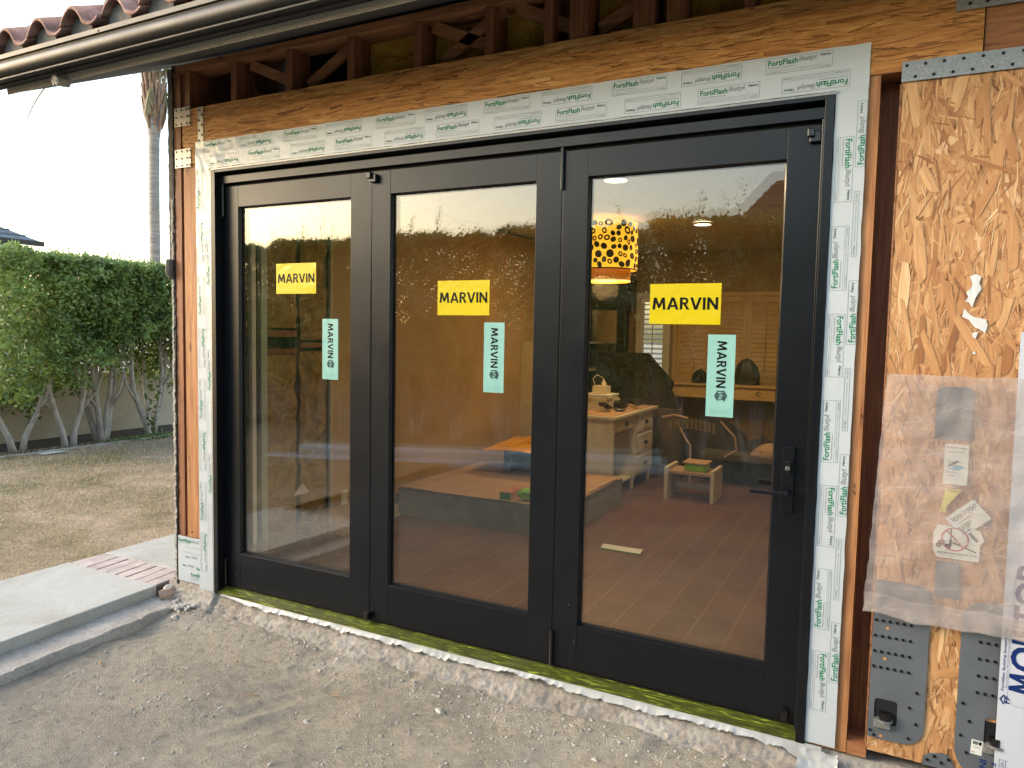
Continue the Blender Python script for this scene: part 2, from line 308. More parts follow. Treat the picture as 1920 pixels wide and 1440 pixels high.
M['terrac'] = plain('tan_rubble', (0.42, 0.29, 0.22), 0.9, 0, 0.2, 20, 0.4)
m, nt, b = new_mat('mirror_glass'); b.inputs['Base Color'].default_value = (0.8, 0.75, 0.65, 1); b.inputs['Metallic'].default_value = 1; b.inputs['Roughness'].default_value = 0.05; M['mirror'] = m
def emis(name, c, s):
    m, nt, b = new_mat(name); b.inputs['Base Color'].default_value = (*c, 1); b.inputs['Emission Color'].default_value = (*c, 1); b.inputs['Emission Strength'].default_value = s; b.inputs['Roughness'].default_value = 0.7; return m
M['shade_yellow'] = emis('lit_yellow_shade', (1.0, 0.50, 0.03), 0.42)
M['shade_brown'] = plain('brown_shade_print', (0.045, 0.014, 0.004), 0.8, var=0.1)
M['shade_band'] = emis('dim_orange_shade', (0.42, 0.15, 0.01), 0.12)
M['shade_core'] = emis('lit_diffuser', (1.0, 0.62, 0.05), 0.45)
M['shade_line'] = emis('pale_shade_line', (1.0, 0.72, 0.35), 0.28)
M['downlight'] = emis('lit_downlight', (1.0, 0.86, 0.62), 1.6)

# ------------------------------------------------------------------ mesh helpers
WP = {}
class MB:
    def __init__(s): s.v = []; s.f = []; s.m = []; s.t = []; s.uv = []; s.use = False
    def add(s, vs, fs, mi=0, tone=0.5, uv=None):
        o = len(s.v); s.v += [tuple(x) for x in vs]
        for k, f in enumerate(fs):
            s.f.append([o + i for i in f]); s.m.append(mi); s.t.append(tone)
            s.uv.append(uv if uv else [(0, 0)] * len(f))
    def box(s, x0, x1, y0, y1, z0, z1, mi=0, R=None, c=None, tone=0.5):
        vs = [Vector((x, y, z)) for x in (x0, x1) for y in (y0, y1) for z in (z0, z1)]
        if R is not None:
            c = Vector(c) if c is not None else Vector(((x0 + x1) / 2, (y0 + y1) / 2, (z0 + z1) / 2))
            vs = [R @ (p - c) + c for p in vs]
        s.add(vs, [(0, 1, 3, 2), (4, 6, 7, 5), (0, 4, 5, 1), (2, 3, 7, 6), (0, 2, 6, 4), (1, 5, 7, 3)], mi, tone); return s
    def cyl(s, p, q, r, n=12, mi=0, r2=None, cap=True):
        p = Vector(p); q = Vector(q); r2 = r if r2 is None else r2
        d = (q - p).normalized(); a = d.orthogonal().normalized(); bb = d.cross(a)
        vs = []
        for i in range(n):
            t = 2 * pi * i / n; e = a * cos(t) + bb * sin(t); vs += [p + e * r, q + e * r2]
        fs = [(2 * i, 2 * ((i + 1) % n), 2 * ((i + 1) % n) + 1, 2 * i + 1) for i in range(n)]
        if cap: fs += [tuple(2 * i for i in range(n))[::-1], tuple(2 * i + 1 for i in range(n))]
        s.add(vs, fs, mi); return s
    def tube(s, pts, rs, n=7, mi=0):
        pts = [Vector(p) for p in pts]
        if not hasattr(rs, '__len__'): rs = [rs] * len(pts)
        vs = []; ref = None
        for i, p in enumerate(pts):
            d = (pts[min(i + 1, len(pts) - 1)] - pts[max(i - 1, 0)]).normalized()
            a = d.orthogonal().normalized() if ref is None else (ref - d * ref.dot(d)).normalized()
            ref = a; bb = d.cross(a)
            for k in range(n):
                t = 2 * pi * k / n; vs.append(p + (a * cos(t) + bb * sin(t)) * rs[i])
        fs = [(i * n + k, i * n + (k + 1) % n, (i + 1) * n + (k + 1) % n, (i + 1) * n + k) for i in range(len(pts) - 1) for k in range(n)]
        fs += [tuple(range(n))[::-1], tuple(range((len(pts) - 1) * n, len(pts) * n))]
        s.add(vs, fs, mi); return s
    def prism(s, prof, axis, a, b, mi=0):
        # prof: list of 2D points; axis 0: (y,z) profile swept along x; axis 1: (x,z) along y; axis 2: (x,y) along z
        n = len(prof)
        def P(u, w, t): return (t, u, w) if axis == 0 else ((u, t, w) if axis == 1 else (u, w, t))
        vs = [P(u, w, a) for u, w in prof] + [P(u, w, b) for u, w in prof]
        fs = [(i, (i + 1) % n, n + (i + 1) % n, n + i) for i in range(n)] + [tuple(range(n))[::-1], tuple(range(n, 2 * n))]
        s.add(vs, fs, mi); return s
    def sheet(s, prof, axis, a, b, mi=0):
        n = len(prof)
        def P(u, w, t): return (t, u, w) if axis == 0 else ((u, t, w) if axis == 1 else (u, w, t))
        vs = [P(u, w, a) for u, w in prof] + [P(u, w, b) for u, w in prof]
        s.add(vs, [(i, i + 1, n + i + 1, n + i) for i in range(n - 1)], mi); return s
    def grid(s, fn, nu, nv, mi=0):
        vs = [fn(i / nu, j / nv) for j in range(nv + 1) for i in range(nu + 1)]
        s.add(vs, [(j * (nu + 1) + i, j * (nu + 1) + i + 1, (j + 1) * (nu + 1) + i + 1, (j + 1) * (nu + 1) + i) for j in range(nv) for i in range(nu)], mi); return s
    def rock(s, c, r, mi=0, sq=(1, 1, 0.6), n=1):
        # low-poly irregular stone
        t = (1 + 5 ** .5) / 2
        vs = [(-1, t, 0), (1, t, 0), (-1, -t, 0), (1, -t, 0), (0, -1, t), (0, 1, t), (0, -1, -t), (0, 1, -t), (t, 0, -1), (t, 0, 1), (-t, 0, -1), (-t, 0, 1)]
        fs = [(0, 11, 5), (0, 5, 1), (0, 1, 7), (0, 7, 10), (0, 10, 11), (1, 5, 9), (5, 11, 4), (11, 10, 2), (10, 7, 6), (7, 1, 8), (3, 9, 4), (3, 4, 2), (3, 2, 6), (3, 6, 8), (3, 8, 9), (4, 9, 5), (2, 4, 11), (6, 2, 10), (8, 6, 7), (9, 8, 1)]
        a = random.uniform(0, 6.28); ca, sa = cos(a), sin(a); out = []
        for x, y, z in vs:
            k = r / 1.9 * random.uniform(0.7, 1.2); x *= sq[0]; y *= sq[1]; z *= sq[2]
            out.append((c[0] + (x * ca - y * sa) * k, c[1] + (x * sa + y * ca) * k, c[2] + z * k))
        s.add(out, fs, mi); return s
    def build(s, name, mats, parent=None, smooth=False, origin=None, bevel=0.0, label=None, cat=None, group=None, kind=None, use_uv=False):
        xs = [p[0] for p in s.v]; ys = [p[1] for p in s.v]; zs = [p[2] for p in s.v]
        o = Vector(origin) if origin is not None else Vector(((min(xs) + max(xs)) / 2, (min(ys) + max(ys)) / 2, min(zs)))
        me = bpy.data.meshes.new(name)
        me.from_pydata([(p[0] - o.x, p[1] - o.y, p[2] - o.z) for p in s.v], [], s.f)
        if not isinstance(mats, (list, tuple)): mats = [mats]
        for mm in mats: me.materials.append(mm)
        me.polygons.foreach_set('material_index', s.m)
        if smooth: me.polygons.foreach_set('use_smooth', [True] * len(s.f))
        if use_uv:
            at = me.attributes.new('tone', 'FLOAT', 'FACE'); at.data.foreach_set('value', s.t)
            uvl = me.uv_layers.new(name='UVMap'); flat = [c for u in s.uv for p in u for c in p]
            uvl.data.foreach_set('uv', flat)
        me.update()
        ob = bpy.data.objects.new(name, me); COL.objects.link(ob)
        WP[ob.name] = o
        if parent is not None: ob.parent = parent; ob.location = o - WP[parent.name]
        else: ob.location = o
        if bevel:
            bv = ob.modifiers.new('bevel', 'BEVEL'); bv.width = bevel; bv.segments = 2; bv.limit_method = 'ANGLE'
        for k, vv in (('label', label), ('category', cat), ('group', group), ('kind', kind)):
            if vv: ob[k] = vv
        return ob
def empty(name, loc, label, cat, group=None):
    o = bpy.data.objects.new(name, None); COL.objects.link(o); o.location = loc; WP[o.name] = Vector(loc)
    o.empty_display_size = 0.1; o['label'] = label; o['category'] = cat
    if group: o['group'] = group
    return o
def bx(*a): return MB().box(*a)

# ------------------------------------------------------------------ lettering (built-in font), as flat mesh
_tc = {}
def text_geo(txt, bold=0.0, outline=0.0, space=1.0):
    key = (txt, bold, outline, space)
    if key in _tc: return _tc[key]
    cu = bpy.data.curves.new('t', 'FONT'); cu.body = txt; cu.size = 1; cu.space_character = space; cu.resolution_u = 3
    if outline: cu.fill_mode = 'NONE'; cu.bevel_depth = outline; cu.bevel_resolution = 0; cu.offset = bold
    else: cu.offset = bold
    ob = bpy.data.objects.new('t', cu); COL.objects.link(ob)
    dg = bpy.context.evaluated_depsgraph_get(); me = bpy.data.meshes.new_from_object(ob.evaluated_get(dg))
    vs = [(v.co.x, v.co.y) for v in me.vertices]; fs = [list(p.vertices) for p in me.polygons]
    bpy.data.objects.remove(ob); bpy.data.curves.remove(cu); bpy.data.meshes.remove(me)
    if not vs: vs = [(0, 0), (1, 0), (1, 1)]; fs = [(0, 1, 2)]
    x0 = min(v[0] for v in vs); x1 = max(v[0] for v in vs); y0 = min(v[1] for v in vs); y1 = max(v[1] for v in vs)
    vs = [((x - x0) / (x1 - x0), (y - y0) / (y1 - y0)) for x, y in vs]
    _tc[key] = (vs, fs); return _tc[key]
class Pr:
    """flat print laid on a vertical wall plane: local u,v turned by ang about (cx,cz) at depth y"""
    def __init__(s, mb, ox, oz, y, ang=0.0, yfn=None):
        s.mb = mb; s.ox = ox; s.oz = oz; s.y = y; s.c = cos(ang); s.s = sin(ang); s.yfn = yfn
    def P(s, u, v, dy=0):
        x = s.ox + u * s.c - v * s.s; z = s.oz + u * s.s + v * s.c
        return (x, (s.yfn(x, z) if s.yfn else s.y) + dy, z)
    def poly(s, pts, mi, dy=0): s.mb.add([s.P(u, v, dy) for u, v in pts], [tuple(range(len(pts)))], mi)
    def rect(s, u0, v0, u1, v1, mi, dy=0): s.poly([(u0, v0), (u1, v0), (u1, v1), (u0, v1)], mi, dy)
    def text(s, t, u, v, w, h, mi, bold=0.0, outline=0.0, space=1.0, shear=0.0, dy=0):
        vs, fs = text_geo(t, bold, outline, space)
        s.mb.add([s.P(u + a * w + shear * b_ * h, v + b_ * h, dy) for a, b_ in vs], fs, mi)
    def frame(s, u0, v0, u1, v1, mi, t=0.0006, dy=0):
        s.rect(u0, v0, u1, v0 + t, mi, dy); s.rect(u0, v1 - t, u1, v1, mi, dy); s.rect(u0, v0, u0 + t, v1, mi, dy); s.rect(u1 - t, v0, u1, v1, mi, dy)
    def ring(s, cu, cv, r0, r1, mi, n=32, a0=0, a1=2 * pi, dy=0):
        pts = [(cu + r * cos(a0 + (a1 - a0) * i / n), cv + r * sin(a0 + (a1 - a0) * i / n)) for i in range(n + 1) for r in (r0, r1)]
        s.mb.add([s.P(*p, dy) for p in pts], [(2 * i, 2 * i + 1, 2 * i + 3, 2 * i + 2) for i in range(n)], mi)

# bold humanist capitals for the door maker's stickers, as polygons with cap height 1
def arcp(cx, cy, r, a0, a1, n=10): return [(cx + r * cos(a0 + (a1 - a0) * i / n), cy + r * sin(a0 + (a1 - a0) * i / n)) for i in range(n + 1)]
CAPS = {
 'M': (1.06, [[(0, 0), (.10, 1), (.31, 1), (.53, .44), (.75, 1), (.96, 1), (1.06, 0), (.85, 0), (.79, .60), (.60, .12), (.46, .12), (.27, .60), (.21, 0)]]),
 'A': (.93, [[(0, 0), (.215, 0), (.465, .77), (.465, 1), (.355, 1)], [(.93, 0), (.575, 1), (.4651, 1), (.4651, .77), (.715, 0)], [(.285, .21), (.645, .21), (.590, .375), (.340, .375)]]),
 'R': (.76, [[(0, 0), (.2, 0), (.2, 1), (0, 1)], [(.2001, 1), (.2001, .84)] + arcp(.36, .715, .125, pi / 2, -pi / 2) + [(.2001, .59), (.2001, .43)] + arcp(.37, .715, .285, -pi / 2, pi / 2), [(.30, .4299), (.50, .4299), (.76, 0), (.53, 0)]]),
 'V': (.90, [[(0, 1), (.34, 0), (.56, 0), (.90, 1), (.685, 1), (.455, .27), (.22, 1)]]),
 'I': (.2, [[(0, 0), (.2, 0), (.2, 1), (0, 1)]]),
 'N': (.82, [[(0, 0), (.19, 0), (.19, .66), (.63, 0), (.82, 0), (.82, 1), (.63, 1), (.63, .36), (.20, 1), (0, 1)]])}
def caps(p, word, u, v, w, h, mi, gap=.13, dy=0):
    kern = {'MA': -.03, 'AR': -.03, 'RV': -.10, 'VI': -.04}
    tot = sum(CAPS[c][0] for c in word) + sum(gap + kern.get(word[i:i + 2], 0) for i in range(len(word) - 1)); k = w / tot; a = 0
    for i, c in enumerate(word):
        for pl in CAPS[c][1]: p.poly([(u + (a + x) * k, v + y * h) for x, y in pl], mi, dy)
        a += CAPS[c][0] + gap + kern.get(word[i:i + 2], 0)
# strand-board generator on a plane facing -y
def strands(mb, x0, x1, z0, z1, y, n, ln, wd, ang, depth, seed=1):
    r = random.Random(seed)
    for i in range(n):
        L = r.uniform(*ln); w = r.uniform(*wd); a = ang(r)
        cx = r.uniform(x0, x1); cz = r.uniform(z0, z1)
        ca, sa = cos(a), sin(a); h = w / 2; t1 = r.uniform(-.4, .4) * w; t2 = r.uniform(-.4, .4) * w
        pts = [(-L / 2 + t1, -h * r.uniform(.5, 1)), (-L * .15, -h * r.uniform(.85, 1.1)), (L * .2, -h * r.uniform(.85, 1.1)), (L / 2 + t2, -h * r.uniform(.3, 1)), (L / 2 - t2, h * r.uniform(.3, 1)), (L * .15, h * r.uniform(.85, 1.1)), (-L * .2, h * r.uniform(.85, 1.1)), (-L / 2 - t1, h * r.uniform(.5, 1))]
        yy = y - depth * (i + 1) / n
        tilt = r.uniform(-1, 1) * depth * 0.35
        vs = []; uv = []
        for k, (u, v) in enumerate(pts):
            x = min(x1, max(x0, cx + u * ca - v * sa)); z = min(z1, max(z0, cz + u * sa + v * ca))
            vs.append((x, yy + tilt * (v / h if h else 0) * 0.5, z)); uv.append((u + i * .37, v + i * .11))
        mb.add(vs, [tuple(range(8))], 0, min(1, max(0, r.gauss(0.5, 0.24))), uv)
# ================================================================== THE HOUSE
house = empty('house', (1.6, 1.0, -0.17), 'stripped house wall under tiled eave with bare framing around the black folding doors', 'house')
H = house
# header beam of laminated strands
b_ = MB(); b_.box(-0.238, 3.685, 0.001, 0.14, 2.492, 2.803)
hb = b_.build('header_beam', M['strand_gap'], H)
b_ = MB(); strands(b_, -0.238, 3.685, 2.492, 2.803, 0.0, 3400, (0.08, 0.34), (0.006, 0.02), lambda r: r.gauss(0, 0.07), 0.006, 3)
strands(b_, -0.238, 3.685, 2.492, 2.803, -.0060, 900, (0.02, 0.12), (0.0015, 0.0045), lambda r: r.gauss(0, 0.12), 0.0006, 13)
for k in range(len(b_.t) - 900, len(b_.t)): b_.t[k] = (0.0, .9, .1)[k % 3]
b_.build('strand_face', M['lsl'], hb, use_uv=True)
bx(3.689, 4.6, 0.004, 0.14, 2.522, 2.80).build('plywood_header', M['lumber_x'], H)
# cripple studs, top plate, blocking, truss webs, attic wool
for x0, x1 in ((-0.225, -0.185), (0.15, 0.19), (0.56, 0.60), (0.97, 1.01), (1.375, 1.415), (1.765, 1.805), (2.06, 2.10), (2.18, 2.26), (2.46, 2.55), (2.60, 2.67), (2.90, 2.94), (3.3, 3.34), (3.7, 3.74)):
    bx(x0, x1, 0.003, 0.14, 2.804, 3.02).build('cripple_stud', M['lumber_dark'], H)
    bx(x0 + .004, x1 - .002, 0.142, 0.62, 2.80, 2.90).build('joist', M['lumber_y'], H)
bx(-0.30, 4.6, 0.0, 0.14, 3.022, 3.06).build('top_plate', M['lumber_x'], H)
for x0 in (0.18, 0.62, 1.42, 1.84, 2.30):
    MB().box(x0, x0 + .035, 0.5, 1.1, 2.93, 3.02, R=Matrix.Rotation(radians(-22), 3, 'X')).build('truss_web', M['lumber_y'], H)
for x0, s_ in ((0.25, 24), (0.66, -28), (1.45, 24), (1.5, -30), (1.9, 26), (2.3, -24)):
    MB().box(x0 - .02, x0 + .36, 0.055, 0.075, 2.90, 2.955, R=Matrix.Rotation(radians(s_), 3, 'Y')).build('truss_web', M['lumber_x'], H)
def wool(u, v):
    x = 0.95 + 3.6 * u; z = 2.79 + .32 * v
    return (x, 0.125 + 0.035 * noise.noise((x * 5, z * 7, 0)) + 0.03 * v, z)
MB().grid(wool, 90, 16).build('attic_wool', M['attic_wool'], H, smooth=True)
MB().grid(lambda u, v: (0.62 + .2 * u + .08 * noise.noise((u * 3, v * 4, 2)), 0.42 + .04 * noise.noise((u * 6, v * 4, 9)), 2.80 + .17 * v * (1 - (2 * u - 1) ** 2)), 12, 8).build('attic_wool', M['attic_wool'], H, smooth=True)
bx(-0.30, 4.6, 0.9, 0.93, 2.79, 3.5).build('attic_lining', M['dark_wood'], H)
MB().box(4.605, 5.2, -.02, .14, -.3, 3.08).build('stucco_wall', M['stucco'], H)
# corner studs
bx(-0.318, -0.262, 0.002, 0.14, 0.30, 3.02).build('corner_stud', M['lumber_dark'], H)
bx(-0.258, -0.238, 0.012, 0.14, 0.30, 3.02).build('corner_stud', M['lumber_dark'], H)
bx(-0.236, -0.125, 0.0, 0.14, 0.30, 2.491).build('king_stud', M['lumber'], H)
bx(-0.318, 0.0, 0.003, 0.14, 0.022, 0.299).build('sheathing', M['lumber_dark'], H)
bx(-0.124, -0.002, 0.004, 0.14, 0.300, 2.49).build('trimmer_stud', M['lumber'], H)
# right trimmer, cavity
bx(3.243, 3.384, 0.003, 0.14, 0.0, 2.491).build('trimmer_stud', M['lumber'], H)
bx(3.386, 3.452, 0.11, 0.15, 0.04, 2.491).build('cavity_board', M['lumber_dark'], H)
bx(3.386, 3.452, 0.0, 0.11, 0.0, 0.05).build('bottom_plate', M['lumber_x'], H)
# scribbled pencil marks on the right trimmer
b_ = MB(); p_ = Pr(b_, 3.3745, 1.268, 0.0015); p_.text('5', 0, 0, .008, .016, 0)
p_ = Pr(b_, 3.362, 0.985, 0.0015); p_.text('2', 0, 0.026, .008, .014, 0); p_.text('%', 0, 0, .010, .016, 0)
b_.build('pencil_mark', M['print_black'], H)
# nail plates on the left corner and straps
def heads(name, parent, pts, ya, yb):
    (x, z) = pts[0]
    o = MB().cyl((x, ya, z), (x, yb, z), .0048, 8, r2=.006).build(name, M['screw'], parent)
    for a, c in pts[1:]:
        d = o.copy(); COL.objects.link(d); d.parent = parent; d.location = o.location + Vector((a - x, 0, c - z))
def plate(name, x0, x1, z0, z1, y, holes, mat='galv', parent=H, thick=0.0015):
    p = bx(x0, x1, y - thick, y, z0, z1).build(name, M[mat], parent)
    if holes:
        heads('nail_head', p, holes, y - thick - .003, y - thick + .0005)
    return p
for z0, dz in ((2.71, 0), (2.475, 0)):
    plate('nail_plate', -0.30, -0.165, z0, z0 + .105, -0.0075, [(-.285 + i * .045, z0 + .012 + j * .04) for i in range(3) for j in range(3)] + [(-.172, z0 + .012 + j * .04) for j in range(3)])
plate('hold_down_strap', -0.105, -0.06, 2.60, 2.80, -0.0075, [(-.095 + (i % 2) * .024, 2.615 + i * .028) for i in range(7)])
plate('tie_strap', 3.448, 4.6, 2.452, 2.520, -0.012, [(3.463 + i * .056, 2.506) for i in range(20)] + [(3.49 + i * .056, 2.466) for i in range(20)])
plate('tie_strap', 3.60, 4.6, 2.665, 2.735, -0.0085, [(3.64 + i * .05, 2.684) for i in range(18)])
# nails in king stud
heads('nail_head', H, [(-.215, 2.455), (-.195, 2.46), (-.20, .33)], -.002, .002)
# stucco edge on the side wall, torn paper
def ragged(y0, x0, x1, z0, z1, amp, n, seed):
    r = random.Random(seed); b = MB(); pts = []
    for i in range(n + 1):
        z = z0 + (z1 - z0) * i / n; pts.append((x0 + r.uniform(-amp, amp) * .4, x1 + r.uniform(-amp, amp), z, y0 + r.uniform(-amp, amp)))
    vs = []
    for a, c, z, y in pts: vs += [(a, y, z), (c, y, z), (a, 0.05, z), (c, 0.05, z)]
    fs = []
    for i in range(n): k = 4 * i; fs += [(k, k + 1, k + 5, k + 4), (k + 1, k + 3, k + 7, k + 5), (k, k + 4, k + 6, k + 2)]
    b.add(vs, fs); return b
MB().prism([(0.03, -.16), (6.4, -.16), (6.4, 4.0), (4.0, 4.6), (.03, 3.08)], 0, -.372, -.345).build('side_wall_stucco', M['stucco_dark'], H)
ragged(-0.006, -0.345, -0.330, 0.0, 2.3, 0.004, 140, 4).build('stucco_lath_edge', M['stucco'], H)
ragged(-0.004, -0.331, -0.319, -0.05, 3.0, 0.003, 160, 5).build('black_building_paper', M['black_matte'], H)
ragged(0.004, -0.374, -0.332, 1.95, 3.05, 0.003, 50, 6).build('stucco_corner_edge', M['stucco_dark'], H)
MB().tube([(-.35, -.01, 1.95), (-.352, -.014, 1.88), (-.345, -.012, 1.84)], [.022, .026, .012], 8).build('stucco_corner_lump', M['stucco_dark'], H)
MB().prism([(0.05, -.05), (6.4, -.05), (6.4, 4.0), (4.0, 4.6), (.05, 3.08)], 0, -.335, -.319).build('side_sheathing', M['lumber_dark'], H)
# foundation: rough sloping concrete
def fnd(u, v):
    x = -0.40 + 5.4 * u; n1 = noise.noise((x * 3, v * 2, 1)); n2 = noise.noise((x * 14, v * 9, 5)); n3 = noise.noise((x * 45, v * 20, 8))
    y = 0.012 - (0.10 + .09 * min(1, max(0, x / 1.2))) * v ** 1.3 + (-.024 * n1 - .020 * n2 - .014 * n3) * (0.25 + v)
    z = -0.012 - 0.14 * v ** 0.75 + .014 * n2 * v + .006 * n3
    if x < 0.0: z += 0.030 * (1 - v); y -= .012 + .01 * v
    y -= .03 * v * noise.noise((x * 1.3, 0, 6)); z += .02 * v * noise.noise((x * 2.3, 3, 6))
    return (x, y, z)
MB().grid(fnd, 700, 22).build('foundation', M['rough_concrete'], H, smooth=True)
bx(-0.34, 4.9, 0.02, 0.15, -0.3, -0.012).build('foundation_core', M['rough_concrete'], H)
# peeling white membrane under the sill
r = random.Random(12); b_ = MB(); vs = []; n = 420
lo = 0.04
for i in range(n + 1):
    x = 0.06 + (3.30 - .06) * i / n
    lo = -0.024 - 0.022 * noise.noise((x * 2.2, 0, 3)) - 0.016 * noise.noise((x * 13, 0, 3)) - .010 * noise.noise((x * 45, 2, 3)) - .006 * noise.noise((x * 110, 2, 3))
    if x < .45: lo *= (x - .06) / .39
    if x > 3.15: lo -= 0.03 * min(1, (x - 3.15) / .06)
    yy = -0.012 - 0.008 * max(0, noise.noise((x * 9, 1, 0)))
    vs += [(x, -0.010, 0.004), (x, -0.014, lo * .5), (x, yy - .010 - .012 * abs(noise.noise((x * 17, 4, 4))), lo)]
b_.add(vs, [(3 * i + k, 3 * i + 3 + k, 3 * i + 4 + k, 3 * i + 1 + k) for i in range(n) for k in (0, 1)])
b_.grid(lambda u, v: (3.22 + .14 * u + .012 * noise.noise((u * 4, v * 6, 0)), -.028 - .055 * v ** 1.5 + .012 * noise.noise((u * 6, v * 6, 3)), -.006 - (.07 + .035 * sin(pi * u)) * v), 14, 10)
b_.build('sealing_membrane', M['membrane'], H, smooth=True)

# ------------------------------------------------------------------ flashing tapes with printing
def tape_y(x, z):
    w = 0.0
    dx = min(1.0, max(0.0, (0.75 - x) / 0.75)); dz = min(1.0, max(0.0, (z - 1.7) / 0.9))
    k = dx * dz
    w += (0.2 + k * 1.6) * 0.0035 * abs(noise.noise((x * 6 + z * 2, z * 5, 1)))
    w += k * 0.007 * abs(noise.noise((x * 22 + z * 9, z * 14, 4)))
    return -0.0068 - w
def tape(name, x0, x1, z0, z1, nu, nv, off=0.0, rag=0.0025):
    def fn(u, v):
        x = x0 + (x1 - x0) * u; z = z0 + (z1 - z0) * v
        if u in (0, 1): x += rag * noise.noise((z * 12, u * 5, 2))
        if v in (0, 1): z += rag * noise.noise((x * 12, v * 5, 7))
        return (x, tape_y(x, z) - off, z)
    return MB().grid(fn, nu, nv)
def stamp(mb, x, z, ang, W_=0.232, Hh=0.058, off=0.0007):
    p = Pr(mb, x, z, 0, ang, yfn=lambda a, c: tape_y(a, c) - off)
    p.frame(0, 0, W_, Hh, 2, .0012); p.rect(0, .0135, W_, .0142, 2)
    p.rect(.058, 0, .0587, .0135, 2); p.rect(.19, 0, .1907, .0135, 2)
    p.text('FortiFlash', .008, .030, .104, .021, 0, bold=.018)
    p.text('Butyl', .116, .030, .058, .022, 2, outline=.019, shear=.15)
    p.text('Henry', .19, .040, .036, .0125, 1, bold=.02)
    p.text('Waterproof Flashing Membrane', .008, .0195, .098, .0055, 1)
    p.text('IN YOUR BUILDING', .006, .004, .046, .0045, 3); p.text('FORTIFIBER', .196, .004, .03, .0045, 3)
    p.text('waterproofing membrane for window and door flashing details', .062, .006, .124, .004, 3)
PM = [M['print_green'], M['print_dark'], M['print_pale'], M['print_grey']]
t_ = tape('top', -0.122, 3.347, 2.452, 2.606, 260, 16, 0.0016).build('flashing_tape', M['tape'], H, smooth=True)
t_['label'] = 'white printed flashing tape along the top of the black door frame'
b_ = MB()
def st2(x, z, up):
    if up: stamp(b_, x, z, 0, off=.0024)
    else: stamp(b_, x + .232, z + .058, pi, off=.0024)
for k in range(6):
    xu = 2.992 - .610 * k
    if xu > -0.1: st2(xu, 2.541, True)
    xd = 2.672 - .610 * k
    if xd > -0.1: st2(xd, 2.541, False)
    xl = 2.741 - .6125 * k
    if xl > -0.1: st2(xl, 2.464, True)
    xm = 3.052 - .612 * k
    if xm > -0.1: st2(xm, 2.464, False)
b_.build('printed_lettering', PM, t_)
t_ = tape('right', 3.240, 3.346, 0.010, 2.47, 8, 200).build('flashing_tape', M['tape'], H, smooth=True)
t_['label'] = 'white printed flashing tape running up the right side of the black door frame'
b_ = MB()
# left column alternates up / down, right column is cut by the edge
seq = []
zc = 1.097
for i in range(-3, 5):
    seq.append((zc + i * .3185, i % 2 == 0))
for zb, up in seq:
    if zb < 0.02 or zb + .232 > 2.44: continue
    if up: stamp(b_, 3.306, zb, pi / 2)            # reads bottom to top
    else: stamp(b_, 3.244 + .006, zb + .232, -pi / 2)
for i in range(-3, 5):
    zb = 0.90 + i * .3185
    if zb < 0.02 or zb + .23 > 2.44: continue
    p = Pr(b_, 3.3455, zb, 0, pi / 2, yfn=lambda a, c: tape_y(a, c) - .0007)
    if i % 2 == 0:
        p.frame(0, .0, .232, .032, 2, .0012); p.text('FortiFlash', .008, .003, .104, .021, 0, bold=.018)
        p.text('Butyl', .118, .003, .056, .022, 2, outline=.019, shear=.15); p.text('Henry', .19, .012, .036, .0125, 1, bold=.02)
    else:
        p.frame(0, .012, .232, .030, 2, .0012); p.text('waterproofing membrane for window and door flashing', .05, .018, .13, .005, 3); p.rect(.042, .012, .0427, .03, 2); p.rect(.19, .012, .1907, .03, 2)
        p.text('FORTIFIBER', .006, .018, .032, .006, 3); p.text('IN YOUR', .196, .018, .03, .006, 3)
b_.build('printed_lettering', PM, t_)
t_ = tape('left', -0.126, -0.013, 0.0, 2.60, 10, 220, 0.0008).build('flashing_tape', M['tape'], H, smooth=True)
t_['label'] = 'white wrinkled flashing tape running up the left side of the black door frame'
b_ = MB()
for i in range(-4, 4):
    zb = 1.32 + i * .302
    if zb < 0.02: continue
    if i % 2: stamp(b_, -0.062, zb, pi / 2, off=.0015)
    else: stamp(b_, -0.118, zb + .232, -pi / 2, off=.0015)
    zb -= .13
    if i > -4:
        p = Pr(b_, -0.0150, zb, 0, pi / 2, yfn=lambda a, c: tape_y(a, c) - .0015)
        p.frame(0, 0, .232, .034, 2, .0012)
        if i % 2 == 0: p.text('FortiFlash', .008, .005, .104, .021, 0, bold=.018); p.text('Henry', .19, .015, .036, .0125, 1, bold=.02); p.text('Butyl', .118, .005, .056, .022, 2, outline=.019, shear=.15)
        else: p.text('waterproofing membrane for window and door flashing', .05, .018, .13, .005, 3)
b_.build('printed_lettering', PM, t_)
t_ = tape('patch', -0.316, -0.124, 0.022, 0.298, 16, 20, -0.0004).build('flashing_tape', M['tape'], H, smooth=True)
t_['label'] = 'square patch of white flashing tape at the bottom left corner of the opening'
b_ = MB()
p = Pr(b_, 0, 0, 0, 0, yfn=lambda a, c: tape_y(a, c) - .0004)
p.text('FortiFlash', -.312, .262, .112, .022, 0, bold=.018); p.text('Butyl', -.192, .262, .06, .022, 2, outline=.019); p.text('Waterproof Flashing Membrane', -.312, .252, .10, .006, 1)
for zz in (.238, .232, .205, .198): p.rect(-.26, zz, -.126, zz + .0009, 3)
p.text('Henry', -.252, .168, .036, .0125, 1, bold=.02); p.text('Butyl', -.20, .168, .05, .02, 2, outline=.019)
p.text('Henry', -.280, .112, .036, .0125, 1, bold=.02); p.text('Butyl', -.228, .112, .05, .02, 2, outline=.019); p.text('hs', -.155, .106, .026, .02, 0, bold=.018)
p.text('FortiFl', -.205, .062, .075, .022, 0, bold=.018); p.text('Waterproof Flash', -.205, .052, .07, .006, 1); p.text('IN YOUR BUILDING', -.205, .040, .06, .006, 3)
b_.build('printed_lettering', PM, t_)

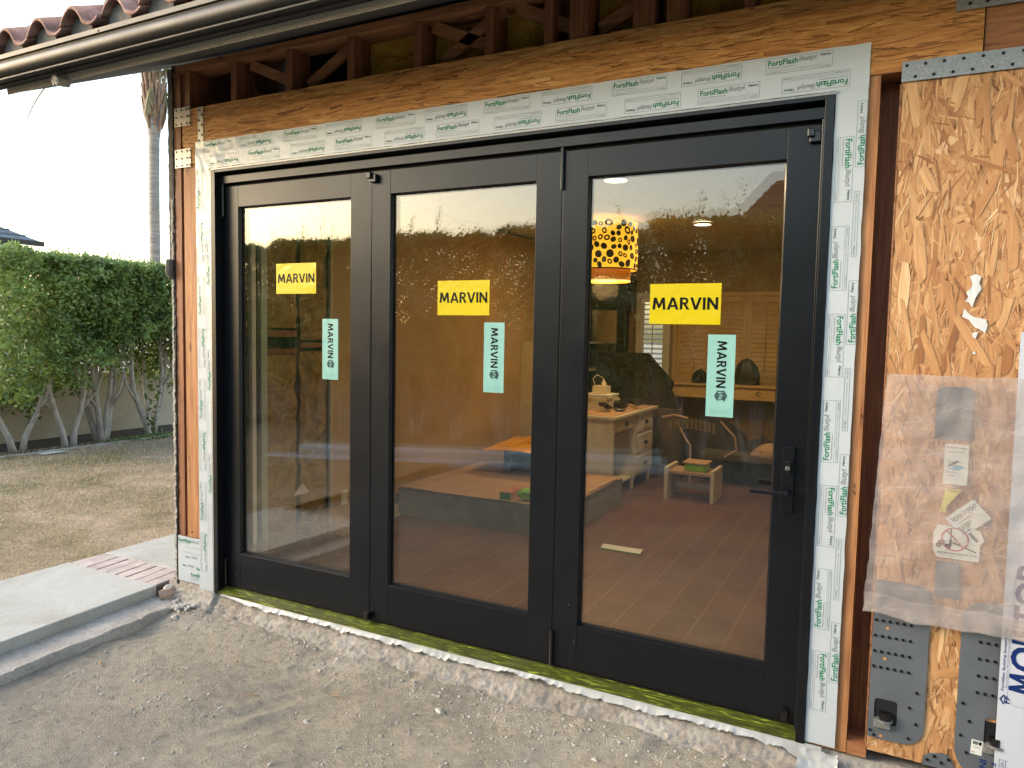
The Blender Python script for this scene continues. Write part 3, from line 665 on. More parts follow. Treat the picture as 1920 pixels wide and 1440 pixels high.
# ------------------------------------------------------------------ roof, eave, gutter
EY = -0.60; EZ = 2.80; SL = 0.46; RX0 = -0.86; RX1 = 5.2
pr = [(EY, EZ), (EY, EZ + .035), (EY + .02, EZ + .06), (0.0, EZ + .1 + SL * .6), (4.0, EZ + .1 + SL * 4.6), (4.0, EZ + SL * 4.6), (0.0, EZ + SL * .6)]
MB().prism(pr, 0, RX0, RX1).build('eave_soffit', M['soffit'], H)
MB().prism([(EY - .012, EZ - .008), (EY - .016, EZ + .026), (EY - .001, EZ + .03), (EY - .001, EZ - .004)], 0, RX0 - .003, RX1).build('stucco_eave_trim', M['stucco_mid'], H)
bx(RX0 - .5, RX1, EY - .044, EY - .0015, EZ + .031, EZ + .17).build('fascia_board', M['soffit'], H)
# gutter profile (y,z)
gp = []
GY = -0.645; GZ = 2.815
gp.append((GY, GZ + .115)); gp.append((GY, GZ + .026))
gp.append((GY - .080, GZ)); gp.append((GY - .0815, GZ + .001)); gp.append((GY - .0815, GZ + .0085)); gp.append((GY - .077, GZ + .011))
for i in range(13):
    t = -pi / 2 + pi * i / 12 * .86
    gp.append((GY - .088 - .030 * cos(t) ** 1 + .010 * (i / 12), GZ + .050 + .036 * sin(t)))
gp.append((GY - .092, GZ + .088)); gp.append((GY - .104, GZ + .091)); gp.append((GY - .105, GZ + .112)); gp.append((GY - .098, GZ + .1125))
g_ = MB().sheet(gp, 0, RX0 - .5, RX1).build('gutter', M['bronze'], H, smooth=False)
for pl in g_.data.polygons: pl.use_smooth = False
for pl in list(g_.data.polygons)[6:18]: pl.use_smooth = True
heads('gutter_screw', g_, [(x, GZ + .101) for x in (.13, 1.1, 2.1)], GY - .108, GY - .103)
# round vent cap under the gutter
v_ = MB().cyl((-.345, -.66, 2.782), (-.345, -.60, 2.79), .024, 20)
v_.cyl((-.345, -.668, 2.781), (-.345, -.661, 2.782), .026, 20)
vc = v_.build('vent_cap', M['stucco'], H)
heads('screw_head', vc, [(-.360, 2.786), (-.333, 2.780), (-.351, 2.760)], -.671, -.667)
# S-profile roof tiles
def tile_z(u):  # u in 0..1 over one pitch
    if u < .58: return .072 * max(0, sin(pi * u / .58)) ** .8
    return -.026 * max(0, sin(pi * (u - .58) / .42)) ** .9
PT = 0.287; x = -1.55
tb = MB(); morts = []
nt_ = 24
for k in range(11):
    xa = -1.60 + k * PT; jz = random.uniform(-.004, .004); jy = random.uniform(-.012, .012)
    for row in range(4):
        y0 = -0.735 + jy + row * .36; y1 = y0 + .41
        z0 = 2.985 + jz + row * .36 * SL + .012; z1 = z0 + .41 * SL - .012
        vs = []
        for i in range(nt_ + 1):
            u = i / nt_; zz = tile_z(u); xx = xa + u * PT
            vs += [(xx, y0, z0 + zz), (xx, y1, z1 + zz), (xx, y0, z0 + zz - .016), (xx, y1, z1 + zz - .016)]
        fs = []
        for i in range(nt_): q = 4 * i; fs += [(q, q + 4, q + 5, q + 1), (q + 2, q + 3, q + 7, q + 6), (q, q + 2, q + 6, q + 4)]
        fs += [(0, 1, 3, 2), (4 * nt_, 4 * nt_ + 2, 4 * nt_ + 3, 4 * nt_ + 1)]
        tb.add(vs, fs)
    # mortar plug set back under each hump
    pts = [(xa + .58 * PT * i / 10, 2.985 + jz + .012 + tile_z(.58 * i / 10) - .018) for i in range(11)]
    morts.append(pts + [(xa + .58 * PT, 2.93), (xa, 2.93)])
rt = tb.build('roof_tiles', M['tile'], H, smooth=True)
for pts in morts: MB().prism(pts, 1, -0.690, -0.60).build('mortar_plug', M['mortar'], rt)

# ------------------------------------------------------------------ prefabricated shear panel at the right
panel = empty('shear_panel', (3.8, 0.0, 0.03), 'strand board shear wall panel with grey steel plates right of the doors', 'wall panel')
bx(3.451, 4.6, 0.0, 0.10, 0.035, 2.50).build('board_core', M['strand_gap'], panel)
b_ = MB()
def ang_v(r):
    return radians(90) + r.gauss(0, .26) if r.random() < .78 else r.uniform(0, pi)
strands(b_, 3.4515, 4.6, 0.036, 2.499, -0.0005, 6500, (0.05, 0.17), (0.010, 0.032), ang_v, 0.0022, 21)
strands(b_, 3.4515, 4.6, 0.036, 2.499, -0.0028, 1500, (0.02, 0.12), (0.003, 0.010), ang_v, 0.0008, 24)
n0 = len(b_.t)
strands(b_, 3.4515, 4.6, 0.036, 2.499, -0.0035, 1500, (0.015, 0.08), (0.0012, 0.004), ang_v, 0.0003, 27)
for k in range(n0, len(b_.t)): b_.t[k] = (0.0, 0.05, 1.0)[k % 3]
strands(b_, 3.4515, 4.6, 0.036, 2.499, -0.0039, 260, (0.09, 0.22), (0.014, 0.036), ang_v, 0.0010, 22)
b_.build('strand_face', M['osb'], panel, use_uv=True)
bx(3.4455, 3.4508, -0.004, 0.09, 0.036, 2.448).build('panel_edge', M['lumber_x'], panel)
def curve_plate(outer, holes, y, th, name, mat, parent):
    cu = bpy.data.curves.new('c', 'CURVE'); cu.dimensions = '2D'; cu.fill_mode = 'BOTH'; cu.extrude = th / 2
    for loop in [outer] + holes:
        sp = cu.splines.new('POLY'); sp.points.add(len(loop) - 1); sp.use_cyclic_u = True
        for q, (a, c) in zip(sp.points, loop): q.co = (a, c, 0, 1)
    ob = bpy.data.objects.new('c', cu); COL.objects.link(ob)
    dg = bpy.context.evaluated_depsgraph_get(); me = bpy.data.meshes.new_from_object(ob.evaluated_get(dg))
    b = MB(); b.add([(v.co.x, y - v.co.z, v.co.y) for v in me.vertices], [tuple(p.vertices)[::-1] for p in me.polygons])
    bpy.data.objects.remove(ob); bpy.data.curves.remove(cu); bpy.data.meshes.remove(me)
    return b.build(name, mat, parent)
def rrect(x0, x1, z0, z1, rs, n=8):
    # rs: radii bl, br, tr, tl
    out = []
    for (cx, cz, a0), r in zip(((x0, z0, pi), (x1, z0, 1.5 * pi), (x1, z1, 0), (x0, z1, .5 * pi)), rs):
        sx = 1 if cx == x0 else -1; sz = 1 if cz == z0 else -1
        if r == 0: out.append((cx, cz)); continue
        for i in range(n + 1):
            a = a0 + .5 * pi * i / n; out.append((cx + sx * r + r * cos(a), cz + sz * r + r * sin(a)))
    return out
PY = -0.0085
holes1 = [rrect(3.471, 3.546, .150, .243, (.012,) * 4)]
p1 = curve_plate(rrect(3.4525, 3.632, .092, .685, (.012, .07, .05, .0)), holes1, PY, .003, 'steel_plate', M['steel_grey'], panel)
p2 = curve_plate(rrect(3.728, 4.02, .03, .66, (.10, .07, .08, .07)), [rrect(3.813, 3.888, .165, .258, (.012,) * 4)], PY, .003, 'steel_plate', M['steel_grey'], panel)
curve_plate([(3.632, .036), (3.640, .07), (3.652, .083), (3.70, .093), (3.716, .085), (3.728, .06), (3.735, .036)], [], PY + .001, .002, 'steel_plate', M['steel_grey'], panel)
for nm, rect_ in (('steel_plate', rrect(3.612, 3.722, 1.215, 1.398, (.012, .012, .02, .02))), ('steel_plate', rrect(3.640, 3.712, .655, .785, (.006,) * 4))):
    curve_plate(rect_, [], PY, .002, nm, M['steel_grey'], panel)
def screws(parent, pts):
    heads('screw_head', parent, pts, PY - .0055, PY - .001)
screws(p1, [(3.462 + .0225 * i, .535 - .058 * j + .0 * i) for i in range(6) for j in range(4)] + [(3.604, .292), (3.584, .232), (3.607, .176), (3.586, .118), (3.462, .118), (3.474, .102)])
screws(p2, [(3.786 + .0225 * i, .520 - .06 * j) for i in range(6) for j in range(4)] + [(3.746, .292), (3.768, .232), (3.745, .176), (3.765, .118), (3.86, .33)])
screws(panel, [(3.648 + .022 * i, .058 + .018 * (i % 2)) for i in range(4)])
d_ = MB()
for x, z in ((3.500, .510), (3.497, .395), (3.497, .104)): d_.cyl((x, PY - .0022, z), (x, PY - .0012, z), .006, 10)
d_.build('bare_hole', M['osb'], p1, use_uv=True)
for pp, x0 in ((p1, 3.4705), (p2, 3.8125)):
    bx(x0, x0 + .076, -.0068, -.0058, .149, .244).build('anchor_hole_shade', M['black_matte'], pp)  # flat black slab standing in for the shade inside the plate hole
    a = MB().box(x0 + .0, x0 + .055, -.024, -.007, .140, .170); a.cyl((x0 + .036, -.018, .168), (x0 + .036, -.018, .174), .027, 20)
    a.build('washer_block', M['galv'], pp)
    MB().cyl((x0 + .036, -.020, .175), (x0 + .036, -.020, .200), .020, 6).build('anchor_nut', M['black_gloss'], pp)
# torn paper scraps on the board
for pts in ([(3.688, 1.777), (3.705, 1.785), (3.722, 1.776), (3.716, 1.755), (3.724, 1.735), (3.708, 1.705), (3.700, 1.672), (3.690, 1.688), (3.678, 1.693), (3.687, 1.708), (3.680, 1.722), (3.69, 1.735), (3.697, 1.75)],
            [(3.678, 1.668), (3.692, 1.650), (3.706, 1.640), (3.742, 1.632), (3.748, 1.612), (3.742, 1.585), (3.725, 1.598), (3.71, 1.605), (3.692, 1.63), (3.672, 1.64)],
            [(3.704, 1.585), (3.722, 1.59), (3.716, 1.565), (3.706, 1.572)], [(3.707, 1.515), (3.720, 1.512), (3.714, 1.525)]):
    b_ = MB(); b_.add([(x, -.0066 - .004 * abs(noise.noise((x * 60, z * 60, 0))), z) for x, z in pts][::-1], [tuple(range(len(pts)))]); b_.build('torn_paper_scrap', M['paper_torn'], panel)
# paper labels under the plastic
lb = MB(); p = Pr(lb, 3.645, 1.06, -.012, 0)
p.rect(0, 0, .072, .140, 0); p.text('Product Information', .006, .125, .06, .008, 1, dy=-.0006); p.text('Installation Guide', .01, .112, .05, .005, 2, dy=-.0006)
for k in range(5): p.rect(.01, .03 + k * .012, .035 + .006 * k, .0312 + k * .012, 2, dy=-.0006)
p.poly([(.02, .055), (.04, .05), (.065, .06), (.05, .068), (.03, .064)], 3, dy=-.0006); p.poly([(.012, .06), (.03, .07), (.045, .082), (.04, .084), (.02, .074)], 2, dy=-.0006)
lb.build('paper_label', [M['paper'], M['print_black'], M['print_dark'], M['print_blue']], panel)
lb = MB(); p = Pr(lb, 3.64, .96, -.012, 0); p.poly([(0, 0), (.02, -.002), (.02, .02), (.055, .07), (.062, .085), (.015, .082), (.012, .06)], 0); p.text('L', .004, .004, .006, .012, 1, dy=-.0006); p.text('CAUTION', .02, .073, .034, .008, 1, dy=-.0006)
lb.build('yellow_label', [M['paper_yellow'], M['print_black']], panel)
lb = MB(); p = Pr(lb, 3.715, .880, -.0135, radians(44)); p.rect(-.0, .0, .110, .082, 0)
p.text('FEDEX FREIGHT', .012, .054, .094, .015, 1, bold=.015, dy=-.0006); p.text('FXFE PRIORITY', .02, .040, .06, .007, 2, dy=-.0006)
for k, s_ in enumerate(('CITY OF COMMERCE', 'DELIVERY RECEIPT', 'QTY 1 OF 1', 'PRO NUMBER')): p.text(s_, .006, .028 - k * .0075, .05 - .006 * k, .0055, 1, bold=.03, dy=-.0006)
lb.build('freight_label', [M['paper'], M['print_black'], M['print_dark']], panel)
lb = MB(); p = Pr(lb, 3.626, .798, -.0128, 0)
p.poly([(.012, .002), (.14, 0), (.140, .06), (.152, .075), (.138, .11), (.012, .116), (.0, .09), (.0, .03)], 0)
D = -.0006
p.ring(.065, .070, .0375, .042, 3, dy=D * 2); p.poly([(.038, .098), (.041, .101), (.094, .043), (.091, .040)], 3, dy=D * 2)
p.poly([(.012, .048), (.035, .045), (.035, .062), (.028, .066), (.014, .06)], 1, dy=D); p.ring(.017, .044, .002, .008, 1, 16, dy=D); p.ring(.046, .042, .002, .008, 1, 16, dy=D)
p.poly([(.036, .042), (.056, .045), (.056, .066), (.050, .066), (.048, .05), (.036, .052)], 2, dy=D); p.rect(.051, .05, .0545, .106, 1, dy=D)
p.poly([(.058, .056), (.130, .030), (.131, .034), (.058, .061)], 1, dy=D)
p.text("DON'T DRAG WOOD PANELS FROM THE TOP", .014, .016, .118, .0065, 1, bold=.02, dy=D); p.text('lift and carry the panels from the bottom or the side only', .022, .008, .10, .004, 2, dy=D)
p.poly([(.098, .100), (.106, .106), (.136, .074), (.128, .068)], 4, dy=D)
lb.build('warning_label', [M['paper'], M['print_black'], M['print_dark'], M['print_red'], M['print_grey']], panel)
lb = MB(); p = Pr(lb, 3.776, .120, PY - .0022, radians(-3)); p.rect(0, 0, .034, .052, 0)
p.rect(.004, .036, .02, .048, 1, dy=D) ; p.rect(.022, .036, .030, .048, 2, dy=D); p.text('HOLDOWN', .006, .024, .02, .004, 2, dy=D); p.rect(.004, .006, .012, .009, 3, dy=D)
lb.build('small_white_label', [M['paper'], M['print_grey'], M['print_black'], M['print_red']], p2)

# ------------------------------------------------------------------ polythene sheet and moisture wrap
def polyf(u, v):
    z1 = 1.437; zb = 0.575 - .02 * sin(u * 5) * .5 + .010 * noise.noise((u * 9, 0, 0)); z = zb + (z1 - zb) * v + (.006 * noise.noise((u * 12, v, 3)) if v == 1 else 0)
    xl = 3.418 + .035 * v + (.006 * noise.noise((v * 15, 0, 0)) if u == 0 else 0)
    x = xl + (4.4 - xl) * u
    y = -.048 - .010 * noise.noise((x * 7, z * 4, 0)) - .008 * noise.noise((x * 16 + z * 10, z * 12 - x * 9, 5)) - .018 * (1 - v) ** 2 * abs(noise.noise((x * 8, 1, 7)))
    return (x, y, z)
b_ = MB().grid(polyf, 110, 110)
ps = b_.build('plastic_sheet', M['poly'], None, smooth=True, label='torn translucent plastic sheet hanging over the strand board panel and its paper labels', cat='plastic sheet')
b_ = MB()
def strip(u, v):
    q = polyf(u, .085 * v); return (q[0] - .003, q[1] - .0025, q[2] - .004)
b_.grid(strip, 80, 6); b_.build('folded_hem', M['poly'], ps, smooth=True)
def wrapf(u, v):
    x = 3.842 + .36 * u + .012 * (1 - v) * (1 - u) * 0; z = -.13 + 1.72 * v
    x += -.006 * (v - .5) if u == 0 else 0
    return (x, -.031 - .006 * noise.noise((x * 6, z * 3, 1)) - .006 * sin(u * pi), z)
mw = MB().grid(wrapf, 20, 60).build('moisture_wrap', M['wrap'], None, smooth=True, label='white moisture wrap sheet with blue lettering at the right edge, partly behind the plastic', cat='building wrap')
b_ = MB()
WF = lambda x, z: wrapf((x - 3.842) / .36, (z + .13) / 1.72)[1] - .0012
p = Pr(b_, 3.944, .375, 0, pi / 2, yfn=WF)
caps(p, 'M', 0, 0, .070, .073, 0); p.text('OISTOP', .080, 0, .36, .073, 0, bold=.03)
p.text('Fortifiber Building Systems Group', .0, .0835, .235, .010, 0, bold=.01); p.text('Protecting Your World from the Elements', .012, .0765, .17, .005, 0)
# house shaped roof line and slanted letters of the maker's emblem
p.poly([(-.045, .082), (-.048, .085), (-.030, .097), (-.013, .085), (-.016, .082), (-.030, .092)], 0)
p.text('F', -.042, .068, .012, .015, 0, bold=.04); p.text('F', -.030, .068, .012, .015, 0, bold=.04, shear=.2)
p.rect(-.025, .0745, .40, .0752, 0); p.rect(-.0457, -.03, -.045, .055, 0)
p.poly([(-.0457, .055), (-.025, .0752), (-.0252, .0742), (-.0447, .055)], 0)
p2_ = Pr(b_, 3.852, .150, 0, -pi / 2, yfn=lambda x, z: wrapf((x - 3.842) / .36, (z + .13) / 1.72)[1] - .0012)
q = Pr(b_, 3.858, -.10, 0, 0, yfn=p2_.yfn); q.frame(0, 0, .2, .235, 0, .0012); q.rect(.018, 0, .0192, .235, 0)
q = Pr(b_, 3.864, .128, 0, -pi / 2, yfn=p2_.yfn); q.text('ASTM', 0, 0, .03, .008, 0); q.text('F', .012, -.028, .014, .014, 0); q.text('INSTALL', .01, -.062, .12, .022, 0, bold=.03)
b_.build('printed_lettering', M['print_navy'], mw)

# ================================================================== FOLDING DOOR
door = empty('folding_door', (1.62, 0.05, 0.0), 'black framed folding glass door with three panels and a lever handle', 'door')
f_ = MB()
f_.box(0.0, .034, -.014, .145, 0.0, 2.44); f_.box(3.206, 3.238, -.014, .145, 0.0, 2.44); f_.box(.034, 3.206, -.013, .145, 2.424, 2.439)
of = f_.build('outer_frame', M['black'], door, bevel=.0015)
bx(.0345, 3.2055, .024, .145, 2.368, 2.409).build('head_track', M['black'], door, bevel=.001)
bx(.0345, 3.2055, .055, .145, 2.4095, 2.4235).build('head_gap', M['black_matte'], door)
bx(.0345, 3.2055, .06, .145, 2.356, 2.3675).build('head_seal', M['black_matte'], door)
fl = MB(); fl.box(-.011, -.0005, -.0115, -.0085, .0, 2.452); fl.box(-.011, 3.25, -.0115, -.0085, 2.4405, 2.449)
fl.build('nail_fin', M['galv'], door)
bx(3.196, 3.2055, .02, .12, .03, 2.366).build('jamb_stop', M['black_gloss'], door, bevel=.002)
bx(.0345, .044, .05, .12, .036, 2.366).build('jamb_stop', M['black_matte'], door)
sl = MB().prism([(-.012, .0015), (-.0135, .013), (.0, .017), (.05, .031), (.055, .034), (.145, .034), (.145, .0015)], 0, .0345, 3.2055)
sl.build('sill', M['green_tape'], door)
bx(.0345, 3.2055, .045, .145, .0345, .041).build('sill_track', M['black_gloss'], door)
PAN = [(.046, 1.090, .152, .962), (1.098, 2.143, 1.213, 2.018), (2.150, 3.194, 2.266, 3.075)]
ST = [(.419, .707, 1.747, 1.912, .752, .860, 1.289, 1.612), (1.484, 1.774, 1.636, 1.802, 1.748, 1.857, 1.273, 1.603), (2.549, 2.844, 1.605, 1.772, 2.798, 2.908, 1.231, 1.565)]
which = ['left', 'middle', 'right']
def rose(p, cu, cv, r, mi):
    # broken hexagon with a spiral bloom inside, in line work
    def hexa(R, t, gap, rot):
        for k in range(6):
            a0 = rot + k * pi / 3; a1 = a0 + pi / 3
            if k in gap: continue
            A = [(cu + rr * cos(a), cv + rr * sin(a)) for rr, a in ((R, a0), (R, a1), (R - t, a1), (R - t, a0))]
            p.poly(A, mi, dy=-.0005)
    hexa(r, r * .17, (5,), radians(30)); hexa(r * .72, r * .13, (2,), radians(45))
    p.ring(cu, cv, r * .36, r * .48, mi, 20, .3, 5.4, dy=-.0005); p.ring(cu + r * .03, cv, r * .12, r * .22, mi, 16, 2, 7.4, dy=-.0005)
for i, ((x0, x1, gx0, gx1), st) in enumerate(zip(PAN, ST)):
    gz0, gz1 = .243, 2.236; zt = 2.353; zb = .0425
    f_ = MB()
    f_.box(x0, gx0, .045, .100, zb, zt); f_.box(gx1, x1, .045, .100, zb, zt)
    f_.box(gx0 + .0008, gx1 - .0008, .0454, .0996, zb, gz0); f_.box(gx0 + .0008, gx1 - .0008, .0454, .0996, gz1, zt)
    dp = f_.build('door_panel', M['black'], door, bevel=.001)
    dp['label'] = which[i] + ' black framed glass door panel'
    bd = MB(); w = .007
    bd.prism([(.0465, gz0), (.0655, gz0), (.0655, gz0 + .010), (.062, gz0 + .010)], 0, gx0, gx1)
    bd.prism([(.0465, gz1), (.062, gz1 - .006), (.0655, gz1 - .006), (.0655, gz1)], 0, gx0, gx1)
    bd.prism([(gx0, .0465), (gx0 + w, .062), (gx0 + w, .0655), (gx0, .0655)], 2, gz0 + .01, gz1 - .006)
    bd.prism([(gx1, .0465), (gx1, .0655), (gx1 - w, .0655), (gx1 - w, .062)], 2, gz0 + .01, gz1 - .006)
    bd.build('glazing_bead', M['black'], dp)
    sp = MB()
    for a in ((gx0, gx0 + .009, gz0, gz1), (gx1 - .009, gx1, gz0, gz1)): sp.box(a[0], a[1], .0725, .0885, a[2], a[3])
    for a in ((gz0, gz0 + .011), (gz1 - .009, gz1)): sp.box(gx0 + .009, gx1 - .009, .0725, .0885, *a)
    sp.build('spacer_bar', M['black_matte'], dp)
    MB().box(gx0, gx1, .0695, .0720, gz0, gz1).build('outer_pane', M['glass_out'], dp)
    R = Matrix.Rotation(radians((.18, .22, .40)[i]), 3, 'X') @ Matrix.Rotation(radians((-.12, -.1, .2)[i]), 3, 'Z')
    MB().box(gx0 + .004, gx1 - .004, .0895, .0915, gz0 + .004, gz1 - .004, R=R).build('inner_pane', M['glass_in'], dp)
    # stickers
    yb = MB(); a, c, e, g, ta, tc_, te, tg = st
    yf = lambda x, z: .0686 - .0016 * abs(noise.noise((x * 9, z * 16, i)))
    yb.grid(lambda u, v: (a + (c - a) * u, yf(a + (c - a) * u, e + (g - e) * v), e + (g - e) * v), 14, 10)
    p = Pr(yb, a, e, 0, 0, yfn=lambda x, z: yf(x, z) - .0008)
    ww = c - a; hh = g - e
    caps(p, 'MARVIN', ww * .04, hh * .36, ww * .92, hh * .30, 1)
    yb.build('yellow_sticker', [M['yellow_film'], M['print_black']], dp)
    tb_ = MB(); tf = lambda x, z: .0688 - .0014 * abs(noise.noise((x * 18, z * 9, i + 5)))
    lean = (-.00, -.0, -.0)[i]
    tb_.grid(lambda u, v: (ta + (tc_ - ta) * u, tf(ta + (tc_ - ta) * u, te + (tg - te) * v), te + (tg - te) * v), 6, 16)
    hh = tg - te; ww = tc_ - ta
    p = Pr(tb_, ta + ww * .5, tg, 0, -pi / 2, yfn=lambda x, z: tf(x, z) - .0009)
    caps(p, 'MARVIN', hh * .075, -ww * .15, hh * .57, ww * .34, 1)
    rose(p, hh * .745, ww * .03, ww * .23, 1)
    q = Pr(tb_, ta, te, 0, 0, yfn=lambda x, z: tf(x, z) - .0009)
    for k in range(4): q.text('remove this protective label within sixty days after the unit is installed', ww * (.12 + .05 * (k in (0, 3))), hh * (.03 + .017 * k), ww * (.76 - .1 * (k in (0, 3))), hh * .009, 2)
    tb_.build('teal_sticker', [M['teal_film'], M['print_black'], M['print_teal']], dp)
    if i == 2:
        hp = bx(3.108, 3.153, .0335, .0445, .880, 1.137).build('handle_plate', M['black'], dp, bevel=.0015)
        lv = MB(); lv.cyl((3.134, .034, .962), (3.134, -.022, .962), .0095, 16)
        lv.box(3.000, 3.142, -.030, -.018, .955, .969); lv.build('lever', M['black'], dp, bevel=.002)
        bx(3.119, 3.142, .018, .0330, 1.030, 1.082).build('lock_housing', M['black_gloss'], dp, bevel=.001)
        lk = MB().cyl((3.1305, .0175, 1.056), (3.1305, .010, 1.056), .0085, 20); lk.build('lock_cylinder', M['silver'], dp)
        bx(3.129, 3.132, .0090, .0099, 1.048, 1.06).build('keyhole', M['black_matte'], dp)
        li = MB(); li.cyl((3.12, .101, .972), (3.12, .150, .972), .009, 12); li.box(3.0, 3.13, .145, .157, .966, .979)
        li.build('inner_lever', M['black'], dp, bevel=.002)
# hinges and bolts
for x, z0, z1, y in ((2.1465, 2.19, 2.375, .036), (2.1465, .043, .205, .036), (.041, 2.19, 2.375, .036), (.041, .045, .2, .036)):
    h = MB().cyl((x, y, z0), (x, y, z1), .0085, 12); h.cyl((x, y, z0 - .004), (x, y, z0), .006, 12); h.build('hinge', M['black_gloss'], door)
for x, z in ((1.104, 2.325), (3.160, 2.315)):
    h = MB().box(x - .012, x + .012, .005, .0448, z - .012, z + .018); h.box(x - .006, x + .034, .02, .0448, z - .030, z + .010); h.build('shoot_bolt', M['black_gloss'], door, bevel=.003)
for x, z in ((1.100, .058), (3.160, .068)):
    h = MB().box(x - .013, x + .013, .010, .0448, z - .012, z + .030); h.build('shoot_bolt', M['black_gloss'], door, bevel=.004)
bx(1.0915, 1.0965, .043, .09, .045, 2.35).build('panel_seam_seal', M['black_gloss'], door)
bx(2.1445, 2.1485, .047, .09, .045, 2.35).build('panel_seam_seal', M['black_gloss'], door)
# paint nicks
nk = MB()
for x, z, l in ((2.252, .158, .018), (.120, .10, .022), (2.222, .33, .010)): nk.box(x, x + .0012, .0442, .0449, z, z + l)
nk.build('paint_nicks', M['galv'], door)
#@@SECTION3
# ================================================================== GROUND AND YARD
def axis_pts(lo, hi, d0, d1, step, far):
    a = []; x = d0
    while x < d1: a.append(x); x += step
    a.append(d1); s = step
    while a[-1] < hi: s *= 1.35; a.append(min(hi, a[-1] + s))
    s = step; b = []
    x = d0
    while x > lo: s *= 1.35; x = max(lo, x - s); b.append(x)
    return b[::-1] + a
gx = axis_pts(-160, 160, -0.6, 3.9, 0.0125, 0); gy = axis_pts(-160, 160, -1.7, 0.02, 0.0125, 0)
def dirt_z(x, y):
    z = -0.137
    if -2.5 < x < 6 and -4 < y < .2:
        z += .016 * noise.noise((x * 1.4, y * 1.9, 0)) + .009 * noise.noise((x * 4.5, y * 5.5, 2)) + .0035 * noise.noise((x * 15, y * 15, 4)) + .0022 * noise.noise((x * 42, y * 42, 6))
        # raked tracks running along the wall
        w = .5 + .5 * noise.noise((x * 1.1, y * 1.1, 9))
        z += .012 * w * (1 - abs(noise.noise(((x * .62 + y * .78) * 1.5, (x * .78 - y * .62) * 7.5 + noise.noise((x * 2, y * 2, 1)), 3))) * 3)
        z += .006 * max(0, noise.noise((x * 26, y * 26, 8))) + .010 * noise.noise((x * 8, y * 8, 12)) * max(0, noise.noise((x * 1.1, y * 1.1, 15)))
        z += (.030 + .03 * noise.noise((x * 2.1, 0, 21))) * math.exp(-((y + .10) / .13) ** 2)
    return z
b_ = MB(); vs = [(x, y, dirt_z(x, y)) for y in gy for x in gx]; nx = len(gx)
b_.add(vs, [(j * nx + i, j * nx + i + 1, (j + 1) * nx + i + 1, (j + 1) * nx + i) for j in range(len(gy) - 1) for i in range(nx - 1)])
b_.build('ground', M['dirt'], None, smooth=True, origin=(0, 0, 0), kind='structure')
# pebbles and crumbs: uncountable
r = random.Random(5); random.seed(5); b_ = MB()
for i in range(7500):
    x = r.uniform(-.35, 3.6); y = -1.75 * r.random() ** 1.1 - .04
    dens = noise.noise((x * 1.3, y * 1.3, 11))
    if dens < -.05 and r.random() < .6: continue
    s_ = .0018 + .008 * r.random() ** 5
    b_.rock((x, y, dirt_z(x, y) + s_ * .15), s_, 0 if r.random() < .93 else 1)
for i in range(1500):
    x = r.uniform(-.1, 3.6); y = -.03 - .24 * r.random(); s_ = .002 + .007 * r.random() ** 4
    b_.rock((x, y, dirt_z(x, y) + s_ * .2), s_, 1 if r.random() < .5 else 0)
for i in range(260):
    x = r.uniform(-.45, -.1); y = r.uniform(-.16, .0); s_ = .004 + .014 * r.random() ** 3
    b_.rock((x, y, -.09 + s_ * .3), s_, 1 if r.random() < .4 else 0)
b_.build('gravel', [M['pebble'], M['chip']], None, kind='stuff', label='small pebbles and crumbs scattered over the dusty dirt', cat='gravel')
# rubble piece on the ledge and pale chips
random.seed(3)
b_ = MB(); b_.rock((-.36, -.055, -.055), .060, 0, (1, .8, .75)); b_.rock((-.375, -.03, -.035), .045, 1, (1, .9, .5))
b_.build('rubble_chunk', [M['terrac'], M['chip']], None, label='tan broken stucco chunk lying on the ledge by the wall corner', cat='rubble')
for k, (x, y, s_, l_) in enumerate(((1.76, -.30, .018, 'pale stucco chip lying on the dirt in front of the middle panel'), (-.12, -.19, .020, 'pale stone chip at the inner corner of the ledge'), (1.28, -.62, .013, 'small pale chip near the bottom middle of the dirt'), (2.5, -.32, .011, 'small white chip below the right door panel'))):
    b_ = MB(); b_.rock((x, y, dirt_z(x, y) + s_ * .3), s_, 0, (1.5, .9, .5)); b_.rock((x + s_, y - s_ * .6, dirt_z(x, y) + s_ * .2), s_ * .7, 0, (1.2, .8, .4))
    b_.build('stucco_chip', M['chip'], None, label=l_, cat='chip', group='pale chips lying on the dirt')
for k, (x, y, a, L, l_) in enumerate(((.90, -.62, .5, .075, 'thin dry wood splinter on the dirt near the bottom edge'), (.0, -.72, -.5, .085, 'brown wood splinter on the dirt left of the tracks'), (1.25, -.42, .1, .07, 'flat dry splinter on the dirt beside the raked tracks'), (.62, -.42, 1.6, .03, 'short pale twig standing out on the dirt'))):
    b_ = MB(); z = dirt_z(x, y) + .006
    b_.tube([(x, y, z), (x + L * .5 * cos(a), y + L * .5 * sin(a), z + .006), (x + L * cos(a), y + L * sin(a), z)], [.002, .004, .0015], 5)
    b_.build('wood_splinter', M['cardboard'], None, label=l_, cat='splinter', group='splinters on the dirt')

